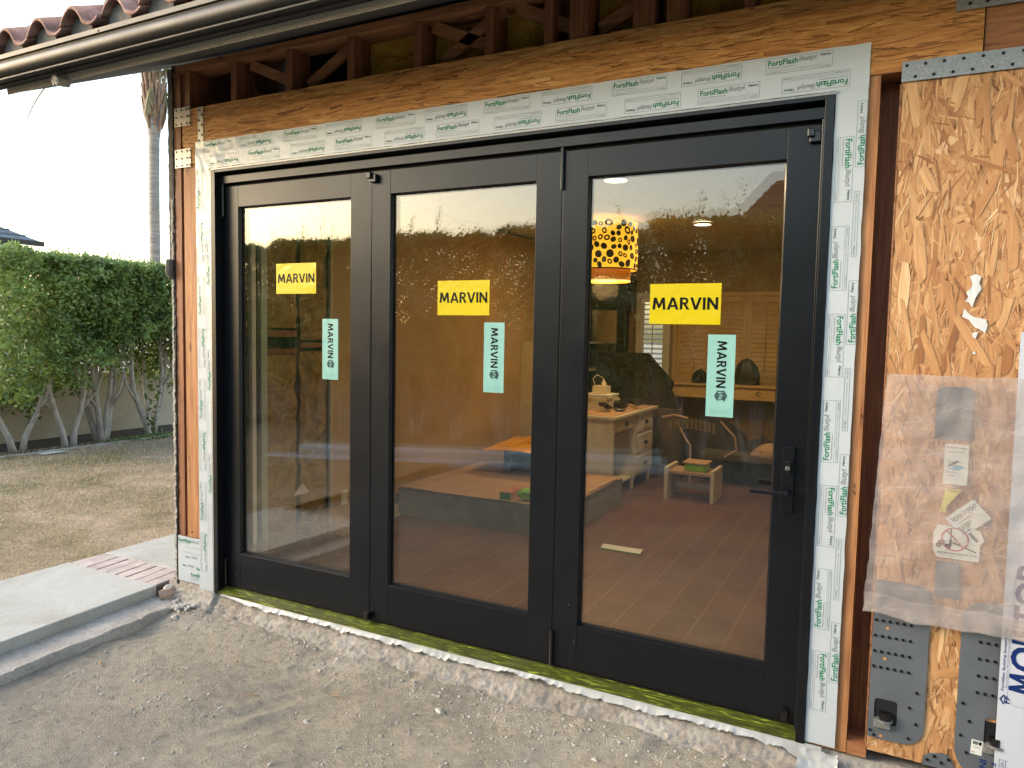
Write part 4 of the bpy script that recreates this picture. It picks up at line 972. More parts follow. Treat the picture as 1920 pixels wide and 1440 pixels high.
# walkway, brick band, ledge
PXL = -1.322
def slab(name, x0, x1, y0, y1, mat, top=-.02, x1b=None):
    x1b = x1 if x1b is None else x1b
    b = MB(); b.prism([(x0, y0), (x1, y0), (x1b, y1), (x0, y1)], 2, -.26, top)
    return b.build(name, mat, None, kind='structure', bevel=.006)
slab('walkway', PXL, -.335, -1.62, -.062, M['concrete'], x1b=-.445)
slab('walkway', PXL, -.373, .192, 9.0, M['concrete'])
b_ = bx(PXL, -.45, -.060, .190, -.26, -.032); b_.build('brick_bed', M['joint'], None, kind='structure')
b_ = MB(); r = random.Random(2)
for k in range(9):
    x0 = PXL + .004 + k * .0965
    sk = .03
    b_.prism([(x0, -.058 + r.uniform(-.002, .002)), (x0 + .088, -.058), (x0 + .088 - sk, .188), (x0 - sk if k else x0, .188 + r.uniform(-.002, .002))], 2, -.05, -.021 + r.uniform(-.003, .002))
b_.build('brick_band', M['brick_pink'], None, kind='structure', bevel=.004)
def ledgef(u, v):
    y = -1.75 + 1.80 * v; xo = -.068 - .144 * v + .015 * noise.noise((y * 4, 0, 1)) + .006 * noise.noise((y * 20, 0, 1)); xi = -.325 + (-.11) * v - .03
    x = xi + (xo - xi) * u
    z = -.085 + .006 * noise.noise((x * 9, y * 9, 0)) + .003 * noise.noise((x * 30, y * 30, 2)) + .002
    k = (y + 1.75) / .235
    if abs(k - round(k)) < .03: z -= .005
    if u > .9: z -= (u - .9) * .9 + .012 * abs(noise.noise((y * 30, u * 9, 0)))
    if u > .999: z = -.22
    if y > -.12: z -= (y + .12) * .15
    return (x, y, z)
MB().grid(ledgef, 36, 220).build('kerb_ledge', M['ledge'], None, smooth=True, kind='structure')
# thin bent wire on the path
b_ = MB().tube([(-.62, .30, -.017), (-.72, .38, -.012), (-.80, .52, -.008), (-.80, .62, -.016)], .0018, 5); b_.build('bent_wire', M['joint'], None, label='thin dark bent wire lying on the pale walkway', cat='wire')
# lawn sheet, soil bed
def lawnf(u, v):
    x = -6.0 + (6.0 + PXL + .004) * u; y = -7 + 20 * v
    return (x, y, -.062 + .012 * noise.noise((x * 1.2, y * 1.2, 0)) + (.006 * noise.noise((x * 5, y * 5, 3))))
MB().grid(lawnf, 50, 160).build('lawn', M['lawn'], None, smooth=True, kind='structure')
bx(-7.2, -5.996, -7, 13, -.25, -.075).build('planting_bed', M['bed_soil'], None, kind='structure')
bx(-6.02, -5.98, -3, 13, -.1, -.045).build('bed_edging', M['bark'], None, kind='structure')
bx(-7.0, 8, -7.2, -5.6, -.25, -.150).build('planting_bed', M['bed_soil'], None, kind='structure')
r = random.Random(9); b_ = MB()
for i in range(52000):
    x = PXL - .0 - (5.0) * r.random() ** 1.25; y = -1.2 + 7.4 * r.random()
    if y < -0.6 and x > -1.4: continue
    d = noise.noise((x * 1.1, y * 1.1, 4)); h = r.uniform(.010, .028) * (1.35 if d > .1 else .9) * (1.5 if x > PXL - .08 else 1)
    a = r.uniform(0, 6.28); w = .0022 + .0008 * (PXL - x); l = r.uniform(.3, 1.6) * h
    z = -.06 + .012 * noise.noise((x * 1.2, y * 1.2, 0)); da = a + 1.57
    b_.add([(x - w * cos(a), y - w * sin(a), z), (x + w * cos(a), y + w * sin(a), z), (x + l * cos(da), y + l * sin(da), z + h)], [(0, 1, 2)], 0, min(1, max(0, r.gauss(.58 - d * .9, .25))))
b_.build('lawn_grass', M['grass'], None, use_uv=True, kind='stuff', label='short dry straw coloured grass covering the lawn', cat='grass')

# garden walls
def gwall(x0, x1, y0, y1, z1, lab, ax):
    b = MB()
    b.box(x0, x1, y0, y1, -.3, z1); w = b.build('garden_wall', M['garden_wall'], None, label=lab, cat='wall'); return w
gwall(-7.35, -7.20, -7.2, 13, .84, 'low tan block wall behind the trunks of the left hedge', 1)
gwall(-7.19, 9.0, -7.35, -7.20, .95, 'long tan garden wall behind the hedge facing the glass doors', 0)

# ------------------------------------------------------------------ hedge shrubs (trunk + crown, local coordinates)
def leaf(mb, c, nrm, L, w, r, tone):
    nrm = nrm.normalized(); t = nrm.orthogonal().normalized(); a = r.uniform(0, 6.28); t = (Matrix.Rotation(a, 3, nrm) @ t); s_ = nrm.cross(t)
    mid = c + t * L * .5 - nrm * L * .06
    mb.add([c, mid + s_ * w, c + t * L, mid - s_ * w], [(0, 1, 2), (0, 2, 3)], 0, tone)
def crown_mesh(seed, n, hx, hy, z0, z1, shoots=0, L=(.058, .092), back=0.0):
    r = random.Random(seed); mb = MB(); k = 0
    while k < n:
        # points biased to the shell
        x = r.uniform(-hx, hx); y = r.uniform(-hy, hy); z = r.uniform(z0 - back, z1)
        face = r.random()
        if face < .36: x = (hx - abs(r.gauss(0, .07))) * (1 if r.random() < .7 else -1)
        elif face < .54: y = (hy - abs(r.gauss(0, .05))) * (1 if r.random() < .5 else -1)
        elif face < .72: z = z1 - abs(r.gauss(0, .06))
        ns = noise.noise((x * 2.2 + seed, y * 2.2, z * 2.2)); n2 = noise.noise((x * 6 + seed, y * 6, z * 6))
        low = z0 + .38 * noise.noise((x * 1.9 + seed * 3, y * 1.9, 0)) + .22 + .14 * n2
        if x < 0: low -= back * min(1, -x / (.5 * hx))
        if z < low: continue
        if n2 < -.28 and r.random() < .75: continue
        x *= 1 + .20 * ns; y *= 1.0 + .08 * ns; z += .07 * ns
        out = Vector((x / hx, y / hy * .6, .4 + .8 * (z - z0) / (z1 - z0))); nrm = out.normalized() + Vector((r.gauss(0, .55), r.gauss(0, .55), r.gauss(0, .55)))
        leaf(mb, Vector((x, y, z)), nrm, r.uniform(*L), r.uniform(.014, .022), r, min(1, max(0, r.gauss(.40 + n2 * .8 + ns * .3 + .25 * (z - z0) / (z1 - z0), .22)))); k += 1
    for _ in range(int(n * .006)):   # fresh sprigs on the top face
        x = r.uniform(-hx, hx); y = r.uniform(-hy, hy); h = r.uniform(.05, .15); lean = Vector((r.gauss(0, .25), r.gauss(0, .25), 1))
        for q in range(6): leaf(mb, Vector((x, y, z1 - .05)) + lean * (h * q / 5), Vector((r.gauss(0, 1), r.gauss(0, 1), .4)), .045, .012, r, .8)
    for _ in range(shoots):
        x = r.uniform(-hx, hx); y = r.uniform(-hy * .5, hy * .5); h = r.uniform(.22, .42); lean = Vector((r.gauss(0, .3), r.gauss(0, .2), 1))
        for q in range(14): leaf(mb, Vector((x, y, z1)) + lean * (h * q / 13), Vector((r.gauss(0, 1), r.gauss(0, 1), .3)), .06 * (1 - q / 30), .016, r, .5)
    return mb
def trunk_mesh(seed, stems, spread, ztop=1.75, base_r=.047):
    r = random.Random(seed); mb = MB()
    for s_ in range(stems):
        a = pi / 2 + 2 * pi * s_ / stems + r.uniform(-.3, .3); bx_ = .03 * cos(a); by_ = .045 * sin(a)
        pts = []; rs = []; rad = base_r * r.uniform(.75, 1.1); sp = spread * r.uniform(.6, 1.2)
        for k in range(8):
            t = k / 7; z = -.06 + (ztop + .06) * t
            e_ = sin(pi / 2 * min(1, max(0, t - .07) * 1.7)); px = bx_ + sp * .6 * cos(a) * e_ + .035 * noise.noise((t * 4, s_ * 3.1, seed)); py = by_ + sp * sin(a) * e_ + .05 * noise.noise((t * 4, s_ * 5.1, seed + 9))
            pts.append((px, py, z)); rs.append(rad * (1.25 if k == 0 else 1.0) * (1 - .62 * t))
        mb.tube(pts, rs, 8)
        for q in range(3):  # side limbs
            k = r.choice((2, 3, 4, 5)); p0 = Vector(pts[k]); b2 = a + r.uniform(-1.3, 1.3); L_ = r.uniform(.3, .7)
            p1 = p0 + Vector((.35 * L_ * cos(b2), .45 * L_ * sin(b2), .55 * L_)); p2 = p1 + Vector((.2 * L_ * cos(b2), .25 * L_ * sin(b2), .7 * L_))
            mb.tube([p0, p1, p2], [rs[k] * .6, rs[k] * .42, rs[k] * .2], 6)
    return mb
def make_shrub(seed, n, hx, hy, z0, z1, stems, spread, label, group, shoots=0, L=(.058, .092), back=0.0):
    t = empty('hedge_shrub', (0, 0, 0), label, 'shrub', group)
    crown_mesh(seed, n, hx, hy, z0, z1, shoots, L, back).build('crown', M['leaf'], t, use_uv=True, origin=(0, 0, 0))
    trunk_mesh(seed, stems, spread).build('trunk', M['bark'], t, smooth=True, origin=(0, 0, 0))
    return t
def dup(o, loc, rz, label):
    c = o.copy(); COL.objects.link(c); c.location = loc; c.rotation_euler = (0, 0, rz); c['label'] = label
    for ch in list(o.children):
        d = ch.copy(); COL.objects.link(d); d.parent = c
    return c
G1 = 'shrubs forming the clipped hedge along the left garden wall'
left = [(-6.37, 2.36, 2, .42, 'hedge shrub at the left edge with a low V shaped forked trunk'),
        (-6.28, 2.97, 2, .20, 'hedge shrub with a slim straight pair of trunks, second from the left edge'),
        (-6.43, 3.52, 5, .26, 'hedge shrub with a broad fan of many stems in the middle of the left hedge'),
        (-6.28, 4.20, 4, .26, 'hedge shrub with dark leafy sprouts climbing its stems, right of the fan shaped one'),
        (-6.32, 4.85, 3, .22, 'hedge shrub half hidden by the house corner post')]
for k, (x, y, st_, sp, lab) in enumerate(left):
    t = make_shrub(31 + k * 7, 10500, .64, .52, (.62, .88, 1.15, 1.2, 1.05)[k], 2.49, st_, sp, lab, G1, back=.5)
    t.location = (x, y, -.07)
    if k == 3:
        b_ = MB(); rr = random.Random(8)
        for q in range(70):
            z = rr.uniform(.02, .95); leaf(b_, Vector((.13 + rr.gauss(0, .05), -.10 + .1 * z + rr.gauss(0, .05), z)), Vector((rr.gauss(0, 1), rr.gauss(0, 1), .7)), .085, .024, rr, rr.uniform(0, .3))
        b_.build('trunk_sprouts', M['leaf'], t, use_uv=True, origin=(0, 0, 0))
far_ = [make_shrub(90, 11000, .50, .55, .75, 3.06, 3, .18, 'hedge shrub in the long row facing the glass doors', 'shrubs in the hedge facing the glass doors', 1),
        make_shrub(97, 11000, .50, .55, .6, 3.02, 4, .2, 'hedge shrub in the long row facing the glass doors', 'shrubs in the hedge facing the glass doors', 0),
        make_shrub(103, 11000, .50, .55, .8, 3.10, 2, .15, 'hedge shrub in the long row facing the glass doors', 'shrubs in the hedge facing the glass doors', 2)]
xs = [-6.6 + .72 * k for k in range(19)]
r = random.Random(4)
for k, x in enumerate(xs):
    p = (x + r.uniform(-.06, .06), -6.25 + r.uniform(-.06, .06), -.14); rz = pi / 2 + r.choice((0, pi)) + r.uniform(-.1, .1)
    if k < 3: far_[k].location = p; far_[k].rotation_euler = (0, 0, rz)
    else: dup(far_[k % 3], p, rz, far_[k % 3]['label'])
# low weeds under the hedge
b_ = MB(); rr = random.Random(15)
for q in range(420):
    y = rr.gauss(4.05, .28); x = rr.uniform(-6.25, -5.9); leaf(b_, Vector((x, y, -.07 + rr.random() * .05)), Vector((rr.gauss(0, .6), rr.gauss(0, .6), 1)), .05, .016, rr, rr.uniform(.2, .9))
b_.build('weeds', M['leaf'], None, use_uv=True, kind='stuff', label='patch of small green weeds at the foot of the hedge', cat='weeds')
MB().grid(lambda u, v: (-5.9 + .16 * u, 2.33 + .30 * v, -.048 + .02 * sin(pi * u) * sin(pi * v)), 6, 6).build('flat_stone', M['chip'], None, smooth=True, label='pale flat stone at the foot of the leftmost forked trunk', cat='stone')

# ------------------------------------------------------------------ palm tree
palm = empty('palm_tree', (-11.0, 7.85, 0), 'tall palm tree with bare grey trunk and hanging fronds beyond the hedge', 'palm tree')
pts = []; rs = []
for k in range(60):
    z = -.1 + 6.9 * k / 59; pts.append((-11.0 + .02 * sin(z), 7.85 - .012 * (6 - z), z)); rs.append((.108 if z < 5.7 else .108 + .06 * min(1, (z - 5.6) / .5)) * (1 + .02 * (k % 2)))
MB().tube(pts, rs, 14).build('trunk', M['palm_bark'], palm, smooth=True)
b_ = MB(); rr = random.Random(3)
for k in range(40):
    a = k * 2.4; z = 6.0 + .022 * k; b_.tube([(-11 + .14 * cos(a), 7.85 + .14 * sin(a), z - .22), (-11 + .19 * cos(a), 7.85 + .19 * sin(a), z), (-11 + .25 * cos(a), 7.85 + .25 * sin(a), z + .35)], [.015, .036, .012], 6)
b_.build('frond_bases', M['boot'], palm, smooth=True)
def frond(mb, base, az, el, L, droop, r, tone, nleaf=70, ll=.5):
    pts = []; d = Vector((cos(az) * cos(el), sin(az) * cos(el), sin(el))); p = Vector(base); side = Vector((-sin(az), cos(az), 0))
    for k in range(15):
        pts.append(p.copy()); p = p + d * (L / 14); d = (d + Vector((0, 0, -droop / 14))).normalized()
    mb.tube(pts, [.03 * (1 - k / 16) + .004 for k in range(15)], 5)
    for k in range(nleaf):
        t = .12 + .88 * k / nleaf; f = t * 13.99; i = int(f); q = pts[i].lerp(pts[min(14, i + 1)], f - i); dd = (pts[min(14, i + 1)] - pts[i]).normalized()
        for s_ in (1, -1):
            l = ll * max(.5, sin(pi * min(.97, t * .85 + .12))) * r.uniform(.8, 1.1); o = (side * s_ * .55 + dd * .5 + Vector((0, 0, -.75 + r.uniform(-.3, .3)))).normalized(); w = .013
            mb.add([q - dd * w, q + dd * w, q + o * l], [(0, 1, 2)], 0, min(1, max(0, r.gauss(tone, .2))))
for k, (az, el, dr, L) in enumerate(((-1.9, .9, 2.2, 3.3), (-2.5, .7, 2.6, 3.3), (-3.0, .9, 2.0, 3.2), (-1.3, .8, 2.2, 3.2), (0, .9, 2.2, 3), (.8, .9, 2.2, 3), (1.6, .8, 2.2, 3), (2.4, .9, 2.2, 3), (-2.2, 1.25, 1.5, 3.2), (-.7, 1.2, 1.8, 3.2), (1.2, 1.25, 1.8, 3))):
    b_ = MB(); frond(b_, (-11, 7.85, 6.85), az, el, L, dr, rr, .4); b_.build('frond', M['frond'], palm, use_uv=True)
b_ = MB(); frond(b_, (-10.80, 8.0, 6.6), .9, -.5, 1.7, 2.4, rr, .25, 60, .3); b_.build('dead_frond', M['frond'], palm, use_uv=True)
b_ = MB(); frond(b_, (-10.9, 7.75, 6.75), -1.2, -1.0, .8, 1.0, rr, .8, 50, .35); b_.build('dead_frond', M['frond'], palm, use_uv=True)
b_ = MB(); frond(b_, (-10.9, 7.95, 6.75), .6, -1.1, .8, 1.0, rr, .85, 50, .35); b_.build('dead_frond', M['frond'], palm, use_uv=True)

# ------------------------------------------------------------------ neighbour houses
nh = empty('neighbour_house', (-24, 8, 0), 'neighbour house with low grey tiled hip roof beyond the left hedge', 'house')
bx(-28, -22.6, 2, 11.4, -.2, 4.2).build('wall', M['stucco'], nh)
b_ = MB(); E_ = [(-28.4, 1.5, 4.3), (-22.0, 1.5, 4.3), (-22.0, 11.75, 4.3), (-28.4, 11.75, 4.3), (-25.2, 4.4, 5.9), (-25.2, 8.9, 5.9)]
b_.add(E_, [(0, 1, 4), (1, 2, 5, 4), (2, 3, 5), (3, 0, 4, 5), (3, 2, 1, 0)]); rf = b_.build('roof', M['slate'], nh)
bx(-22.02, -21.94, 1.45, 11.8, 4.15, 4.31).build('fascia', M['soffit'], nh)
b_ = MB()
for k in range(1, 9):
    t = k / 9; b_.box(-22.0 - 3.2 * t - .02, -22.0 - 3.2 * t + .03, 1.5 + 2.9 * t, 11.75 - 2.85 * t, 4.3 + 1.6 * t, 4.3 + 1.6 * t + .03)
b_.build('tile_courses', M['slate'], rf)
oh = empty('opposite_house', (3.5, -14, 0), 'brown roofed house beyond the hedge facing the glass doors', 'house')
bx(.3, 9, -17.5, -12.6, -.2, 3.0).build('wall', M['stucco'], oh)
b_ = MB(); E_ = [(-.25, -11.9, 2.95), (9.8, -11.9, 2.95), (9.8, -18.2, 2.95), (-.25, -18.2, 2.95), (.9, -15.0, 5.2), (6.8, -15.0, 5.2)]
b_.add(E_, [(0, 1, 5, 4), (1, 2, 5), (2, 3, 4, 5), (3, 0, 4), (0, 3, 2, 1)]); rf = b_.build('roof', M['brown_roof'], oh)
b_ = MB()
for k in range(0, 12):
    t = k / 12; b_.box(-.25 + 1.15 * t, 9.8 - 3 * t, -11.9 - 3.1 * t - .02, -11.9 - 3.1 * t + .03, 2.95 + 2.25 * t, 2.95 + 2.25 * t + .035)
b_.build('tile_courses', M['brown_roof'], rf)
# long white pipes lying in front of the hedge
dx, dy = 4.70, -1.9; A0 = Vector((-3.54, -3.66, -.09))
for k, (o1, t0, t1, z, lab) in enumerate(((0.0, 0, .62, 0, 'long white pipe in front of the hedge, nearest the lawn'), (.10, .10, 1.0, 0, 'long white pipe in front of the hedge, middle of the bundle'), (.20, .16, 1.0, 0, 'long white pipe in front of the hedge, farthest of the bundle'), (.10, .08, .98, .12, 'long white pipe lying on top of the bundle before the hedge'))):
    n_ = Vector((-dy, dx, 0)).normalized(); p0 = A0 + Vector((dx, dy, 0)) * t0 - n_ * o1 * 1.25 + Vector((0, 0, z)); p1 = A0 + Vector((dx, dy, 0)) * t1 - n_ * o1 * 1.25 + Vector((0, 0, z))
    MB().cyl(p0, p1, .06, 16).build('plastic_pipe', M['pipe'], None, smooth=False, label=lab, cat='pipe', group='white pipes stacked before the hedge')

# ================================================================== THE ROOM INSIDE
FZ = .034; CZ = 2.60
bx(-.166, 5.0, .146, 6.30, -.02, FZ).build('room_floor', M['floor'], None, kind='structure')
# ceiling with two round light openings left to the lamps below it
bx(-.30, 5.1, .15, 6.45, CZ + .02, CZ + .10).build('room_ceiling', M['ceiling'], None, kind='structure')
b_ = MB()
b_.box(-.166 - .012, -.166, 1.192, 6.3, FZ, CZ)
b_.build('room_wall', M['drywall'], None, kind='structure')
# back wall with two window openings
wz0, wz1 = 1.02, 2.10
b_ = MB(); Y0, Y1 = 6.30, 6.42
for a in ((-.2, .52, FZ, CZ), (.52, .92, FZ, wz0), (.52, .92, wz1, CZ), (.92, 1.0, FZ, CZ), (1.0, 2.35, FZ, wz0), (1.0, 2.35, wz1, CZ), (2.35, 5.1, FZ, CZ)):
    b_.box(a[0], a[1], Y0, Y1, a[2], a[3] + .02)
b_.build('room_wall', M['drywall'], None, kind='structure')
bx(5.0, 5.1, .15, 6.3, FZ, CZ + .02).build('room_wall', M['drywall'], None, kind='structure')
bx(3.46, 5.0, .105, .15, FZ, CZ + .02).build('room_wall', M['drywall'], None, kind='structure')
bx(-.16, 3.6, .1455, .1515, 2.45, CZ + .02).build('room_wall', M['drywall'], None, kind='structure')
# insulation between studs at the left
iw = empty('insulated_wall', (-.2, .65, FZ), 'unfinished inner wall with brown mineral wool between studs beside the left panel', 'wall')
def wl_(y0, y1, z0, z1, sd_):
    MB().grid(lambda u, v: (-.205 + .030 * noise.noise((u * 4, v * 9, sd_)) + .02 * sin(pi * u), y0 + (y1 - y0) * u + (.012 * noise.noise((v * 14, u * 3, sd_)) if u in (0, 1) else 0), z0 + (z1 - z0) * v), 14, 60).build('wool_batt', M['wool'], iw, smooth=True)
wl_(.16, .868, FZ, 1.38, 1); wl_(.905, 1.18, FZ, 1.40, 2); wl_(.16, .868, 1.56, CZ, 3); wl_(.905, 1.18, 1.48, CZ, 4)
bx(-.30, -.215, .868, .905, FZ, CZ).build('stud', M['dark_wood'], iw)
bx(-.31, -.30, .15, 1.2, FZ, CZ).build('wall_back', M['dark_wood'], iw)
for z0, z1 in ((1.385, 1.42), (1.50, 1.545)): bx(-.235, -.195, .16, .866, z0, z1).build('blocking', M['lumber_dark'], iw)
bx(-.235, -.195, .906, 1.18, 1.425, 1.46).build('blocking', M['lumber_dark'], iw)
bx(-.19, -.1655, 1.182, 1.192, FZ, CZ).build('drywall_edge', M['white_wood'], iw)
MB().grid(lambda u, v: (-.17 - .0 + .01 * sin(3 * u), .80 + .16 * u, .40 + .08 * v * (1 - abs(2 * u - 1))), 6, 4).build('torn_paper', M['paper_torn'], iw)
# pale boards standing at the left
for k, (y, w, mt, lab) in enumerate(((.40, .035, 'paper', 'whitish trim board standing upright at the far left inside the glass'), (.445, .02, 'dark_wood', 'thin dark strip standing between the pale trim boards'), (.475, .055, 'pale_green', 'pale green board standing upright inside the left panel'))):
    bx(-.155, -.125, y, y + w, FZ, 2.35).build('trim_board', M[mt], None, label=lab, cat='board', group='boards standing inside the left panel', bevel=.004)
# plastic drop cloth on the floor
MB().grid(lambda u, v: (-.15 + .62 * u, .18 + 1.0 * v, FZ + .01 + .20 * (1 - u) ** 2 * (.5 + .5 * v) + .02 * noise.noise((u * 5, v * 6, 0))), 20, 20).build('drop_cloth', M['poly'], None, smooth=True, label='crumpled clear drop cloth on the floor behind the left panel', cat='plastic sheet')
# outlet, baseboard planks
ol = bx(-.166, -.160, 1.295, 1.365, .235, .345).build('wall_outlet', M['shutter_white'], None, label='white outlet plate low on the tan wall', cat='outlet', bevel=.002)
ob_ = MB()
for z in (.262, .305): ob_.box(-.1598, -.1585, 1.312, 1.348, z, z + .028)
ob_.build('socket_face', M['paper'], ol)
for k in range(5):
    bx(-.155 + .0, -.075 - .008 * k, 1.20 + .04 * k, 3.5, FZ + .018 * k, FZ + .018 * k + .0165).build('trim_plank', M['white_wood'], None, label='pale trim plank in the stack along the tan wall, ' + ('lowest', 'second from the floor', 'middle', 'second from the top', 'topmost')[k], cat='plank', group='planks stacked along the tan wall', bevel=.002)
# platform: large flat carton
pf = empty('flat_carton', (.62, 2.6, FZ), 'large flat brown carton lying on the floor behind the middle panel', 'carton')
bx(-.10, 1.36, 1.93, 3.32, FZ, .268).build('carton_sides', M['board_side'], pf, bevel=.004)
MB().grid(lambda u, v: (-.105 + 1.475 * u, 1.925 + 1.40 * v, .2715 + .006 * noise.noise((u * 5, v * 5, 0)) + .004), 20, 20).build('carton_top', M['cardboard'], pf, smooth=True)
MB().grid(lambda u, v: (1.05 + .30 * u + .02 * v, 2.2 + 1.0 * v, .283 + .010 * noise.noise((u * 4, v * 6, 3)) + .012 * v), 10, 14).build('loose_sheet', M['cardboard'], pf, smooth=True)
# things on it
gb = bx(.84, .93, 1.96, 2.22, .279, .335).build('small_carton', M['red_box'], None, label='small red and green carton lying on the flat carton', cat='carton', bevel=.002)
bx(.838, .932, 1.952, 1.958, .277, .337).build('green_end', M['green_box'], gb)
b_ = MB().cyl((1.0, 2.02, .325), (1.22, 2.10, .325), .046, 14); b_.cyl((.965, 2.0, .325), (1.0, 2.02, .325), .015, 14, r2=.046)
lg = b_.build('wipes_pack', M['lime'], None, smooth=False, label='bright lime green packet with dark print on the flat carton', cat='packet')
b_ = MB(); p = Pr(b_, 1.02, .335, 1.968, .0); p.text('GREEN', 0, -.004, .11, .018, 0, bold=.03); b_.build('printed_lettering', M['print_black'], lg)
# orange sheet over a dark bin
ob = empty('storage_bin', (.6, 3.2, FZ), 'dark bin under the orange sheet behind the flat carton', 'bin')
b_ = MB(); b_.prism([(.30, 3.345), (.95, 3.345), (.95, 3.62), (.30, 3.62)], 2, FZ, .45); b_.build('bin_body', M['dark_cloth'], ob, bevel=.02)
bx(.28, .97, 3.335, 3.64, .451, .475).build('bin_lid', M['print_navy'], ob, bevel=.01)
MB().grid(lambda u, v: (.20 + .62 * u - .10 * v * (1 - u), 2.78 + .88 * v, .505 + .02 * sin(u * 3) + .01 * noise.noise((u * 5, v * 5, 1)) - .012 * (1 - v)), 16, 16).build('orange_sheet', M['orange_sheet'], None, smooth=True, label='orange foam sheet lying flat behind the carton', cat='sheet')
sup = MB(); sup.box(.34, .40, 2.95, 3.3, .283, .488); sup.box(.62, .70, 2.95, 3.3, .283, .488); sup.build('sheet_support', M['dark_cloth'], None, label='pair of dark blocks carrying the orange sheet', cat='block')
# low white bookshelf against the left wall
bs = empty('bookshelf', (0, 5.2, FZ), 'low white open bookshelf against the left wall of the room', 'bookshelf')
bx(-.164, .12, 4.26, 4.285, FZ, 1.47).build('side_panel', M['white_wood'], bs); bx(-.164, .12, 6.16, 6.185, FZ, 1.47).build('side_panel', M['white_wood'], bs)
bx(-.164, .12, 5.20, 5.225, FZ, 1.44).build('divider', M['white_wood'], bs)
for z in (FZ, .42, .76, 1.10, 1.445): bx(-.164, .118, 4.286, 6.159, z, z + .024).build('shelf', M['white_wood'], bs)
bx(-.165, -.155, 4.286, 6.159, FZ, 1.44).build('back_panel', M['white_wood'], bs)
# desk
dk = empty('desk', (.95, 4.0, FZ), 'antique white desk with drawers and dark knobs behind the right panel', 'desk')
bx(.56, 1.285, 3.30, 4.66, .785, .815).build('desk_top', M['white_wood'], dk, bevel=.004)
bx(.60, 1.25, 3.34, 4.62, .8155, .819).build('top_inlay', M['cardboard'], dk)
bx(.585, 1.245, 3.335, 3.365, .16, .784).build('side_panel', M['white_wood'], dk)
bx(.60, 1.24, 4.575, 4.60, .16, .784).build('side_panel', M['white_wood'], dk)
bx(.585, .60, 3.366, 4.574, .16, .784).build('back_panel', M['white_wood'], dk)
bx(.60, 1.24, 3.98, 4.00, .16, .784).build('divider', M['white_wood'], dk)
bx(1.232, 1.252, 3.32, 3.372, .1, .784).build('corner_post', M['white_wood'], dk)
bx(1.228, 1.248, 3.372, 3.978, .655, .784).build('apron', M['white_wood'], dk)
bx(1.228, 1.248, 4.0, 4.60, .15, .784).build('drawer_front_frame', M['white_wood'], dk)
bx(.60, 1.228, 3.366, 4.57, .145, .16).build('bottom_rail', M['white_wood'], dk)
for y0, y1, z0, z1 in ((3.42, 3.93, .675, .765), (4.05, 4.55, .60, .765), (4.05, 4.55, .385, .56), (4.05, 4.55, .175, .345)):
    d_ = MB().box(1.2485, 1.258, y0, y1, z0, z1); dr = d_.build('drawer', M['white_wood'], dk, bevel=.003)
    pn = MB(); t = .02
    for a in ((y0 + t, y1 - t, z0 + t, z0 + t + .006), (y0 + t, y1 - t, z1 - t - .006, z1 - t), (y0 + t, y0 + t + .006, z0 + t + .006, z1 - t - .006), (y1 - t - .006, y1 - t, z0 + t + .006, z1 - t - .006)): pn.box(1.2582, 1.2600, *a)
    pn.build('drawer_moulding', M['cardboard'], dr)
    MB().cyl((1.258, (y0 + y1) / 2, (z0 + z1) / 2), (1.285, (y0 + y1) / 2, (z0 + z1) / 2), .016, 12, r2=.022).build('knob', M['dark_wood'], dr)
for x, y in ((1.215, 4.02), (1.215, 4.56), (.62, 3.36), (.62, 4.56)):
    MB().cyl((x, y, .15), (x, y, FZ), .03, 8, r2=.02).build('leg', M['white_wood'], dk)
# clutter on the desk
t = empty('paper_stack', (.95, 3.9, .82), 'stack of papers and books on the white desk', 'papers'); rr = random.Random(6)
for k in range(7):
    a = rr.uniform(-.15, .15); MB().box(.78, 1.04, 3.78 , 4.08, .82 + .022 * k, .82 + .022 * k + .02, R=Matrix.Rotation(a, 3, 'Z')).build('paper_pile', M['white_wood' if k < 6 else 'paper'], t)
bk = MB(); bk.box(.84, .98, 3.86, 4.0, .976, 1.05); bb_ = bk.build('pump_bottle_box', M['white_wood'], None, label='small clear box with a bottle on the paper stack', cat='box')
MB().cyl((.93, 3.93, 1.051), (.93, 3.93, 1.09), .022, 12).cyl((.93, 3.93, 1.09), (.93, 3.93, 1.115), .008, 8).build('bottle', M['shutter_white'], None, label='white bottle standing on the small box', cat='bottle')
MB().tube([(.86, 3.88, 1.05), (.84, 3.87, 1.12), (.87, 3.9, 1.16), (.92, 3.93, 1.13), (.96, 3.95, 1.05)], .003, 5).build('cable_loop', M['shutter_white'], None, label='pale looped cable on the desk clutter', cat='cable')
rr = random.Random(8); b_ = MB()
for k in range(16): b_.rock((.74 + rr.gauss(0, .035), 3.62 + rr.gauss(0, .05), .84 + .022 * k), .05 - .0016 * k, 0, (1, 1, 1))
b_.build('figurine', M['dark_wood'], None, smooth=True, label='dark knobbly figurine standing on the desk', cat='figurine')
b_ = MB()
for k in range(12): b_.rock((1.08 + rr.gauss(0, .06), 4.0 + rr.gauss(0, .14), .85 + rr.random() * .05), .05, 0, (1.2, 1, .5))
b_.build('hair_dryer', M['dark_cloth'], None, smooth=True, label='dark crumpled device lying on the desk corner', cat='device')
MB().rock((1.16, 3.78, .835), .04, 0, (1.5, 1, .5)).build('desk_stone', M['steel_grey'], None, label='small grey object at the front of the desk', cat='object')
